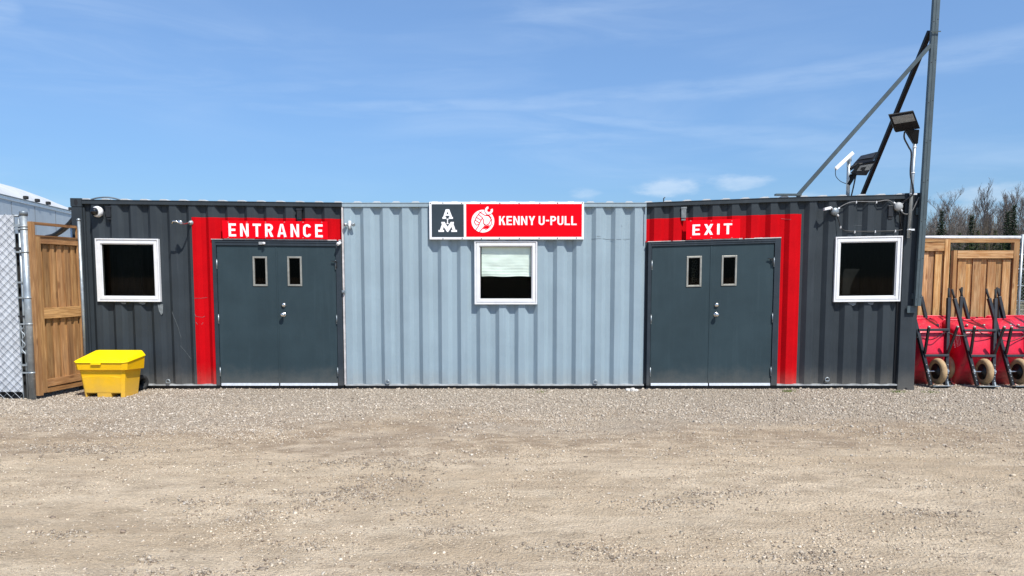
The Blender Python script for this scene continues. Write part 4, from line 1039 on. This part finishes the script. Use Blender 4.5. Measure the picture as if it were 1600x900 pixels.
mb = MB(); mb.tube([(cx1+.03+.028*math.cos(a_)*.6, cy-.03, .80+.16*math.sin(a_)+.02*math.sin(5*a_)) for a_ in np.linspace(0, 6.28, 30)[:-1]], .008, 6, closed=True); mb.tube([(cx1+.06+.02*math.cos(a_*3), cy-.035, .6+a_*.06) for a_ in np.linspace(0, 6.28, 30)], .008, 6)
tag(mb.build('chain', 'galv', None, (cx1, cy, .6)), 'grey chain wrapped round the chain-link gate edge', 'chain')

# ------------------------------------------------------------------ pale trailer behind the left gate
vpx = (545-800)/FPX; dirT = Vector((vpx, 1, 0)).normalized(); nT = Vector((dirT.y, -dirT.x, 0))   # nT to the right
HT = 3.35
def on_height(px, py, z):
    d = ray(px, py); k = (z-CAM_H)/d.z; return Vector((d.x*k, d.y*k, z))
A0 = on_height(0, 302, HT); A1 = A0 + dirT*((on_height(116, 330, HT)-A0).dot(dirT)); A_ = A0 - dirT*6
t = thing('box_trailer', (A0.x, A0.y, 0), 'pale grey box trailer with a low curved white roof behind the left gate', 'trailer')
Wt_ = 2.6; L0_ = A_; L1_ = A1+dirT*2.0
def tb(p0, p1, off0, off1, z0, z1, mb):
    a_, b_, c_, d_ = p0-nT*off0, p1-nT*off0, p1-nT*off1, p0-nT*off1
    mb.hexa([(v.x, v.y, z0) for v in (a_, b_, c_, d_)]+[(v.x, v.y, z1) for v in (a_, b_, c_, d_)])
mb = MB(); tb(L0_, L1_, 0, Wt_, .9, HT-.03, mb); mb.build('body', 'trailer_skin', t)
ln = (L1_-L0_).length; k = .4
while k < ln: 
    p = L0_+dirT*k; mb = MB(); mb.bar((p.x+nT.x*.004, p.y+nT.y*.004, .95), (p.x+nT.x*.004, p.y+nT.y*.004, HT-.12), .008, .006); k += 1.22; mb.build('panel_seam', 'trailer_seam', t)
mb = MB(); tb(L0_, L1_, -.02, .0, HT-.10, HT-.03, mb); mb.build('eave_rail', 'aluminium', t)
mb = MB(); tb(L0_, L1_, -.035, .0, HT-.03, HT-.012, mb); mb.build('drip_edge', 'galv_dark', t)
mb = MB(); rings = []; n = 14
for k, hgt in ((0, .40), (.42, .40), (.50, .44), (.60, .50), (.70, .50), (.78, .44), (.86, .30), (.94, .12), (1, .0)):
    base = L0_.lerp(L1_, k); rings.append([(base-nT*(Wt_*j/n)).to_tuple()[:2]+(HT-.012+hgt*math.sin(math.pi*j/n)**.7,) for j in range(n+1)])
vs = [v for r_ in rings for v in r_]; mb.smooth = True
mb.add(vs, [(i*(n+1)+j, i*(n+1)+j+1, (i+1)*(n+1)+j+1, (i+1)*(n+1)+j) for i in range(len(rings)-1) for j in range(n)]); mb.build('roof', 'trailer_roof', t)
for px in (-10, 39, 57, 74, 109):
    f = (on_height(px, 302+28*px/116, HT)-A0).dot(dirT); p = A0+dirT*f; mb = MB(); mb.box((p.x-.02, p.y-.05, HT), (p.x+.06, p.y+.05, HT+.075)); mb.build('roof_clamp', 'rubber', t, bevel=.015)
for s_ in (.15, .85):
    for o in (.0, Wt_-.25):
        p = L0_.lerp(L1_, s_)-nT*(o+.12); mb = MB(); mb.lathe((p.x, p.y, .48), tuple(nT), [(-.12, .3), (-.13, .44), (-.1, .49), (.1, .49), (.13, .44), (.12, .3), (.05, .28), (.05, 0)], 28); mb.build('wheel', 'rubber', t)
mb = MB(); tb(L0_, L1_, .3, Wt_-.3, .55, .88, mb); mb.build('chassis', 'black', t)
# black hoses between the trailer and the container, white downpipe
q = [at(72, 370, 12.2), at(86, 366, 12.0), at(104, 352, 11.6), at(119, 334, 11.0), at(124, 322, 10.9)]
mb = MB(); mb.tube(smooth_path(q, 6), [.032]+[.03]*10+[.024]*(len(smooth_path(q, 6))-11), 8); tag(mb.build('hose', 'black', None, tuple(q[0])), 'upper black hose slanting up behind the gate to the container corner', 'hose', 'hoses behind the left gate')
q = [at(80, 371, 12.1), at(96, 362, 11.9), at(112, 349, 11.5), at(126, 336, 10.95)]
mb = MB(); mb.tube(smooth_path(q, 6), .03, 8); tag(mb.build('hose', 'black', None, tuple(q[0])), 'lower thinner black hose slanting behind the gate below the upper one', 'hose', 'hoses behind the left gate')
a_ = at(115, 400, 11.6); mb = MB(); mb.tube([(a_.x, a_.y, .0), (a_.x, a_.y, at(115, 352, 11.6).z)], .028, 12)
tag(mb.build('pipe', 'white_vinyl', None, (a_.x, a_.y, 0)), 'short white pipe seen over the brown gate beside the container', 'pipe')
# dark strip of yard fence behind the left gate gap
# ------------------------------------------------------------------ right fence
YF = 12.25
def fx(px, py=450): return at(px, py, YF).x
def fz(py, px=1520): return at(px, py, YF).z
def fence_panel(pxa, pxb, top_py, rail, label, stile_r=True, openings=True):
    xa, xb = fx(pxa), fx(pxb); t = thing('wooden_fence', ((xa+xb)/2, YF, 0), label, 'fence', 'wooden fence panels right of the container')
    ra, rb = fz(rail[0]), fz(rail[1]); mb = MB(); x = xa+.03
    while x < xb-.06:
        w_ = rng.uniform(.135, .15); mb.tint = tn(); mb.box((x, YF+.02, .06), (min(x+w_-.005, xb-.05), YF+.04, ra-.01)); x += w_
    x = xa+.10
    while x < xb-.12:
        mb.tint = tn(); w_ = rng.uniform(.12, .145); mb.box((x, YF-.002+rng.uniform(0, .003), .08), (min(x+w_, xb-.08), YF+.0195, rb-rng.uniform(.0, .03))); x += .245
    mb.build('boards', 'wood_light', t)
    mb = MB(); mb.tint = tn(); mb.box((xa+.06, YF-.035, rb), (xb-.09, YF-.003, ra)); mb.build('rail', 'rail_light', t); mb = MB(); mb.tint = tn(); mb.box((xa+.06, YF-.03, .15), (xb-.09, YF-.003, .28)); mb.build('rail', 'rail_light', t)
    ztop = fz(top_py)
    mb = MB(); mb.tint = tn(); mb.box((xa, YF-.03, .02), (xa+.055, YF+.05, ra+.003 if openings else ztop)); mb.build('stile', 'wood_light', t); mb = MB(); mb.tint = tn(); mb.box((xb-.085, YF-.04, .02), (xb, YF+.05, ztop)); mb.build('stile', 'wood_light', t)
    return t, xa, xb, ztop
fence_panel(1380, 1479.5, 374, (378, 392), 'narrow left fence panel of vertical boards, half hidden by the container', openings=False)
t, xa, xb, ztop = fence_panel(1486, 1587, 379, (391.5, 403.5), 'wide right fence panel of vertical boards with an open slot below its top rail')
mb = MB(); mb.tint = tn(); mb.box((fx(1380), YF-.035, ztop+.0), (xb, YF+.05, ztop+.055)); mb.build('top_rail', 'rail_light', t)
mb = MB(); mb.tube([(fx(1380), YF-.0, fz(371)), (xb+.03, YF-.0, fz(371))], .028, 12)
tag(mb.build('rail_pipe', 'aluminium', None, (fx(1480), YF, fz(371))), 'pale galvanised pipe running along the top of the wooden fence', 'pipe')
# chain-link and posts at the right edge
t = thing('chain_link_fence', (fx(1594), YF+.1, 0), 'galvanised chain-link fence at the right end of the wooden fence', 'fence')
x0_, x1_ = fx(1588), fx(1588)+1.9
chainlink(t, x0_, x1_, .08, fz(372), YF+.12, .055, .0025)
mb = MB(); mb.tube([(x0_+.09, YF+.05, -.05), (x0_+.09, YF+.05, fz(366))], .020, 12); mb.tube([(x0_+.30, YF+.05, -.05), (x0_+.30, YF+.05, fz(370))], .032, 12); mb.build('post', 'galv', t)
mb = MB()
for py in (371, 397, 420, 446, 470): mb.tube([(x0_-.02, YF+.06, fz(py)), (x0_+.24, YF+.06, fz(py)-.01)], .010, 8)
mb.tube([(x0_+.1, YF+.12, fz(372)), (x1_, YF+.12, fz(372))], .022, 10); mb.build('rail', 'galv', t)

# ------------------------------------------------------------------ wheelbarrows stood on their noses
def make_barrow():
    t = thing('wheelbarrow', (0, 0, 0), 'x', 'wheelbarrow', 'wheelbarrows stood upright by the fence')
    # rails: one handle each
    for s_ in (-1, 1):
        a = Vector((s_*.115, -.03, .03)); b_ = Vector((s_*.305, -.03, 1.36)); mb = MB(); mb.bar(a, b_, .046, .050, up=(0, 1, 0)); h = mb.build('handle', 'black_frame', t, bevel=.004)
        c_ = b_ + (b_-a).normalized()*.15; mb = MB(); mb.tube([b_-(b_-a).normalized()*.02, c_], .017, 10); mb.build('grip', 'rubber', h)
        q = Vector((s_*.175, -.06, .50)); f = Vector((s_*.215, -.30, .86)); mb = MB(); mb.bar(q, f, .034, .030, up=(0, 1, 0)); l_ = mb.build('leg', 'black_frame', t, bevel=.003)
        mb = MB(); mb.lathe(f, tuple((f-q).normalized()), [(-.012, .021), (.010, .021), (.016, .012), (.017, 0)], 10); mb.build('foot', 'trim_steel', l_)
        mb = MB(); mb.bar((s_*.150, -.058, .27), (s_*.150, -.058, .20), .018, .010); mb.box((s_*.150-.014, -.075, .222), (s_*.150+.014, -.056, .250)); mb.build('axle_bracket', 'galv', t)
        mb = MB()
        for z in (.10, .16, .33): mb.lathe((s_*(.115+.143*z)+0, -.056, z), (0, -1, 0), [(0, .009), (.005, .008), (.006, 0)], 8)
        mb.build('bolt', 'galv', t)
    for z, hw in ((.86, .235), (.47, .18)):
        mb = MB(); mb.bar((-hw, -.063, z), (hw, -.063, z), .03, .035); mb.build('crossbar', 'black_frame', t, bevel=.003)
    mb = MB(); mb.tube([(-.17, -.05, .235), (.17, -.05, .235)], .010, 8); mb.build('axle', 'steel', t)
    mb = MB(); mb.box((-.14, -.13, .0), (.16, .05, .012)); mb.bar((.135, -.06, .01), (.135, -.04, .17), .024, .008); mb.build('nose_plate', 'galv_dark', t, bevel=.003)
    # wheel
    mb = MB(); prof = [(.045*math.sin(a_), .152+.045*math.cos(a_)) for a_ in np.linspace(-2.6, 2.6, 15)]
    mb.lathe((0, -.05, .235), (1, 0, 0), [(p[0]*1.05, p[1]) for p in prof], 32); wl = mb.build('wheel', 'tan_tyre', t)
    mb = MB(); mb.lathe((0, -.05, .235), (1, 0, 0), [(-.03, .118), (-.012, .10), (-.010, .03), (-.045, .028), (-.045, 0)], 28); mb.lathe((0, -.05, .235), (1, 0, 0), [(.045, 0), (.045, .028), (.010, .03), (.012, .10), (.03, .118)], 28); mb.build('rim', 'black', wl)
    # tray: pressed steel tub with its underside to the front
    hw0, hw1 = .215, .335
    def ringt(f):   # f 0 floor .. 1 lip
        y = .0+.36*f; zt_ = .85+.27*f; zb_ = .50-.42*f; hw = hw0+(hw1-hw0)*f; hb = (hw0-.01)+(hw1-.06-hw0)*f; c_ = .055
        return [(-hb+c_, y, zb_), (hb-c_, y, zb_), (hb, y, zb_+c_), (hw, y, zt_-c_), (hw-c_, y, zt_), (-hw+c_, y, zt_), (-hw, y, zt_-c_), (-hb, y, zb_+c_)]
    mb = MB(); mb.smooth = False; loft(mb, [ringt(f) for f in (0, .06, .5, 1)], cap0=True, cap1=False)
    # soften the floor's edge
    tr = mb.build('tray', 'barrow_red', t, bevel=.03)
    so_ = tr.modifiers.new('sheet', 'SOLIDIFY'); so_.thickness = .003
    tr.modifiers['edge'].segments = 3
    for p in tr.data.polygons: p.use_smooth = True
    mb = MB(); mb.tube([Vector(v) for v in ringt(1)], .010, 8, closed=True); mb.build('rolled_rim', 'barrow_red', tr)
    return t
proto = make_barrow()
def sticker(t):
    mb = MB(); 
    def W(s_, f, o=.004):
        y = .36*f; zt_ = .85+.27*f; zb_ = .50-.42*f; hw = hwf(f); hb = .205+(.275-.215)*f; z = zb_+(zt_-zb_)*s_; x = -(hb+(hw-hb)*s_)
        return (x-o, y-o*.3, z)
    hwf = lambda f: .215+.12*f
    def q(s0, s1, f0, f1): mb.add([W(s0, f0), W(s1, f0), W(s1, f1), W(s0, f1)], [(0, 1, 2, 3)])
    q(.50, .86, .18, .195); q(.50, .86, .255, .27)
    for i in range(9): q(.50+i*.035, .525+i*.035, .46+.01*(i % 2), .52)
    # a large numeral 6 set sideways and a line of block letters too small to read
    ring_ = [(.80+.035*math.cos(a_), .36+.05*math.sin(a_)) for a_ in np.linspace(0, 6.28, 13)]
    for (s0, f0), (s1, f1) in zip(ring_, ring_[1:]):
        k = .55; q2 = [(s0, f0), (s1, f1), (.80+(s1-.80)*k, .36+(f1-.36)*k), (.80+(s0-.80)*k, .36+(f0-.36)*k)]; mb.add([W(*v) for v in q2], [(0, 1, 2, 3)])
    q(.825, .84, .36, .45)
    for i in range(7): q(.50+i*.036, .526+i*.036, .32, .345); q(.503+i*.036, .512+i*.036, .345, .40)
    rot = Matrix.Identity(4); o = mb.build('sticker', 'sign_white', None); o.parent = t
    return o
spots = [ # px of foot, py of foot, depth, lean, yaw, label
    (1464.5, 606, 10.93, 14.5, 2, 'front red wheelbarrow closest to the container corner, partly hidden by it'),
    (1537.5, 607.5, 10.90, 16, -2, 'front red wheelbarrow in the middle of the front row, its side sticker in view'),
    (1592, 606.5, 10.93, 15, 3, 'front red wheelbarrow at the right edge of the photo'),
    (1478, 604, 11.42, 13, -4, 'rear red wheelbarrow behind the one next to the container'),
    (1548, 604, 11.44, 15, 4, 'rear red wheelbarrow behind the middle one'),
    (1601, 604, 11.46, 12.5, -3, 'rear red wheelbarrow behind the one at the right edge')]
for i, (px, py, Y, ln_, yw, lab) in enumerate(spots):
    o = proto if i == 0 else copy_tree(proto)
    p = at(px, py, Y); o.location = (p.x, p.y, gz(p.x, p.y)+.004); o.rotation_euler = (-R(ln_), 0, R(yw)); o['label'] = lab
    if i in (1, 2): sticker(o)
Yc = 9.98
q = [(1432, 527), (1445, 528), (1454, 531), (1466, 526), (1476, 519), (1482, 520), (1494, 524), (1510, 524), (1518, 519), (1525, 515), (1533, 520), (1545, 524), (1556, 527), (1568, 532), (1580, 533), (1592, 529), (1606, 522)]
mb = MB(); mb.tube(smooth_path([at(a, b_, 11.06+.04*math.sin(i*1.7)) for i, (a, b_) in enumerate(q)], 5), .007, 6)
tag(mb.build('cable_lock', 'black', None, tuple(at(1480, 525, 11.0))), 'black locking cable threaded loosely through the wheelbarrow frames', 'cable')

# ------------------------------------------------------------------ small ground things
def tuft(px, py, n, s_, label):
    p = at(px, py, 10.45); p.z = gz(p.x, p.y); mb = MB(); r_ = random.Random(px)
    for i in range(n):
        a_ = r_.uniform(0, 6.28); d_ = r_.uniform(0, s_); b0 = p+Vector((math.cos(a_)*d_*1.6, math.sin(a_)*d_*.8, -.005)); h = r_.uniform(.02, .055); l_ = Vector((r_.uniform(-.04, .04), r_.uniform(-.04, .02), h)); wv = Vector((.003, .001, 0))
        mb.add([b0-wv, b0+wv, b0+l_], [(0, 1, 2)])
    o = mb.build('grass', 'grass', None, tuple(p)); tag(o, label, 'grass', kind='stuff')
tuft(1232, 610, 130, .07, 'short green grass tuft in the gravel below the red band'); tuft(1402, 617, 130, .09, 'short green grass tuft in the gravel by the right corner post')
tuft(1455, 618, 60, .10, 'sparse grass in the gravel before the wheelbarrows'); tuft(845, 608, 30, .05, 'few grass blades under the middle wall')
for i, (px, py, s_) in enumerate(((981, 606, .045), (988, 608, .055), (994, 606.5, .035))):
    p = at(px, py, 10.55); p.z = gz(p.x, p.y)+s_*.3; bm = bmesh.new(); bmesh.ops.create_icosphere(bm, subdivisions=2, radius=s_)
    for v in bm.verts: v.co *= 1+.35*noise.noise(v.co*18+Vector((i*7, 0, 0))); v.co.z *= .6
    me = bpy.data.meshes.new('rock'); bm.to_mesh(me); bm.free(); me.materials.append(M['rock']); o = bpy.data.objects.new('rock', me); COL.objects.link(o); o.location = p
    tag(o, ('left', 'largest middle', 'smallest right')[i] + ' one of three pale rocks at the right foot of the pale wall', 'rock', 'pale rocks at the wall')

# ------------------------------------------------------------------ trees
def bare_tree(seed, H, spread, fine=1.0):
    r_ = random.Random(seed); trunk = MB(); crown = MB(); trunk.tint = (1, 1, 1)
    def grow(p, d, L_, rad, lvl):
        n = 3 if lvl < 2 else 2; pts = [p]; rr_ = [rad]; q = p.copy(); dd = d.copy()
        for i in range(n):
            dd = (dd + Vector((r_.gauss(0, .10), r_.gauss(0, .10), .05+.04*lvl))).normalized(); q = q+dd*L_/n; pts.append(q.copy()); rr_.append(rad*(1-.35*(i+1)/n))
        (trunk if lvl == 0 else crown).tube(pts, rr_, 6 if lvl == 0 else 3, cap=False)
        if lvl >= 5 or rad < .006: return
        kk = {0: 19, 1: 5, 2: 4, 3: 3, 4: 2}[lvl]
        for j in range(kk):
            f = (.28+.72*(j+r_.random())/kk) if lvl == 0 else (.2+.8*(j+r_.random())/kk); i = min(n-1, int(f*n)); o = pts[i].lerp(pts[i+1], f*n-i) if f < 1 else pts[-1]
            a_ = r_.uniform(0, 6.28); side = Vector((math.cos(a_), math.sin(a_), 0)); up = r_.uniform(.55, 1.15) if lvl == 0 else .35
            nd = (dd*(.45 if lvl else .25)+side*spread+Vector((0, 0, up*.75))).normalized()
            grow(o, nd, L_*(.30 if lvl == 0 else .55)*r_.uniform(.7, 1.2)*(1-.45*f if lvl == 0 else 1), max(.0075*fine, rad*(.36 if lvl == 0 else .58)), lvl+1)
    grow(Vector((0, 0, -.2)), Vector((r_.gauss(0, .03), 0, 1)), H, H*.0085, 0)
    return trunk, crown
def conifer(seed, H, W_, m_dense=1.0, droop=.25, leaf=.14):
    r_ = random.Random(seed); trunk = MB(); crown = MB(); trunk.tube([(0, 0, -.2), (0, 0, H*.5), (0, 0, H)], [H*.014, H*.008, .012], 6)
    z = H*.06
    while z < H*.985:
        f = 1-z/H; rad = W_*(f**.95+.02)*r_.uniform(.7, 1.12); nb = int((5+rad*6)*m_dense)
        for k in range(nb):
            a_ = r_.uniform(0, 6.28); L_ = rad*r_.uniform(.55, 1.1); dx, dy_ = math.cos(a_), math.sin(a_)
            steps = max(2, int(L_/.13)); kk = r_.uniform(.6, 1.35); crown.tint = (kk*r_.uniform(.9, 1.15), kk, kk*r_.uniform(.8, 1.1))
            for s_ in range(steps):
                g_ = (s_+.5)/steps; c_ = Vector((dx*L_*g_, dy_*L_*g_, z-droop*L_*g_+r_.gauss(0, .03)))
                for q in range(2):
                    sz = leaf*(1+.7*(1-g_)*min(1, rad)); v1 = Vector((r_.gauss(0, 1), r_.gauss(0, 1), r_.gauss(-.3, .5))).normalized()*sz*r_.uniform(.7, 1.4); v2 = Vector((r_.gauss(0, 1), r_.gauss(0, 1), r_.gauss(0, .4))).normalized()*sz*.45
                    crown.add([c_, c_+v1+v2, c_+v1*1.25-v2*.2], [(0, 1, 2)])
        z += H*.022+.035
    return trunk, crown
def make_tree(kind, name, seed, H, w_, bm_, cm, cat='tree', **kw):
    t = thing(name, (0, 0, 0), 'x', cat, 'trees behind the fence'); a_, b_ = kind(seed, H, w_, **kw); a_.build('trunk', bm_, t); b_.build('crown', cm, t); return t
protos = {}
for i in range(4): protos['b%d' % i] = [make_tree(bare_tree, 'bare_tree', 20+i, 9.0, (.42, .6, .5, .36)[i], 'bark', 'twig'), 9.0, 0]
for i in range(2): protos['c%d' % i] = [make_tree(conifer, 'spruce_tree', 40+i, 7.0, 1.7+.3*i, 'bark', 'needles', m_dense=2.6, leaf=.13), 7.0, 0]
for i in range(2): protos['p%d' % i] = [make_tree(conifer, 'pine_tree', 60+i, 5.0, 1.7, 'bark', 'pine', m_dense=2.2, droop=-.1, leaf=.085), 5.0, 0]
ords = ['first', 'second', 'third', 'fourth', 'fifth', 'sixth', 'seventh', 'eighth', 'ninth', 'tenth', 'eleventh', 'twelfth', 'thirteenth', 'fourteenth', 'fifteenth', 'sixteenth', 'seventeenth', 'eighteenth', 'nineteenth', 'twentieth', 'twenty-first', 'twenty-second', 'twenty-third']
def place(kind, px, top_py, Y, lab):
    P_ = protos[kind]; o = P_[0] if P_[2] == 0 else copy_tree(P_[0]); P_[2] += 1
    p = at(px, top_py, Y); s_ = p.z/P_[1]; o.location = (p.x, Y, 0); o.scale = (s_*.95, s_*.95, s_); o.rotation_euler = (0, 0, random.uniform(0, 6.28)); o['label'] = lab
bare = sorted([(1452, 335, 62, 0), (1466, 318, 66, 1), (1480, 330, 58, 2), (1490, 326, 72, 3), (1499, 309, 55, 1), (1512, 325, 70, 0), (1526, 318, 60, 2), (1534, 303, 64, 3), (1545, 322, 74, 1), (1560, 303, 56, 0), (1568, 325, 72, 2), (1578, 316, 66, 3), (1586, 308, 60, 0), (1598, 292, 50, 1), (1612, 310, 60, 2), (1630, 300, 62, 3), (1650, 312, 66, 0), (1672, 306, 62, 2), (1700, 318, 70, 1), (1730, 304, 64, 3), (1768, 314, 60, 0), (1810, 308, 68, 2)])
for i, (px, py, Y, k) in enumerate(bare): place('b%d' % k, px, py+12+6*(i % 3 == 0), Y+28, '%s leafless grey tree from the left beyond the wooden fence' % ords[i])
con = sorted([(1472, 328, 50, 1), (1519, 335, 48, 0), (1575, 329, 52, 0), (1585, 319, 50, 0), (1640, 325, 52, 1)])
for i, (px, py, Y, k) in enumerate(con): place('c%d' % k, px, py, Y, '%s narrow dark spruce from the left beyond the wooden fence' % ords[i])
pin = sorted([(1500, 360, 46, 0), (1528, 357, 45, 1), (1541, 361, 44, 0), (1556, 356, 46, 1), (1566, 363, 43, 0), (1450, 366, 46, 1), (1484, 366, 44, 1), (1514, 366, 42, 0), (1590, 362, 45, 1), (1612, 360, 45, 0)])
for i, (px, py, Y, k) in enumerate(pin): place('p%d' % k, px, py, Y, '%s low green pine from the left beyond the wooden fence' % ords[i])
# brush: the tangled edge of the wood, one mass
mb = MB(); r_ = random.Random(77)
for i in range(24000):
    x = r_.uniform(at(1400, 400, 100).x, at(1900, 400, 100).x); y = r_.uniform(88, 120); H = r_.uniform(4.0, 9.5); k = r_.uniform(.7, 1.6); mb.tint = (k, k*.97, k*.93)
    lean = Vector((r_.gauss(0, .5), 0, H)); b0 = Vector((x, y, H*r_.uniform(0, .5))); w_ = r_.uniform(.012, .035); mid_ = b0+lean*.5+Vector((r_.gauss(0, .2), 0, 0)); tp = b0+lean*.5*1.6
    mb.add([b0-Vector((w_, 0, 0)), b0+Vector((w_, 0, 0)), mid_+Vector((w_*.5, 0, 0)), mid_-Vector((w_*.5, 0, 0))], [(0, 1, 2, 3)]); mb.add([mid_-Vector((w_*.5, 0, 0)), mid_+Vector((w_*.5, 0, 0)), Vector((tp.x, tp.y, min(tp.z, 9.6)))], [(0, 1, 2)])
tag(mb.build('brush', 'brush_'), 'dense tangle of bare grey brown brush at the edge of the wood', 'brush', kind='stuff')
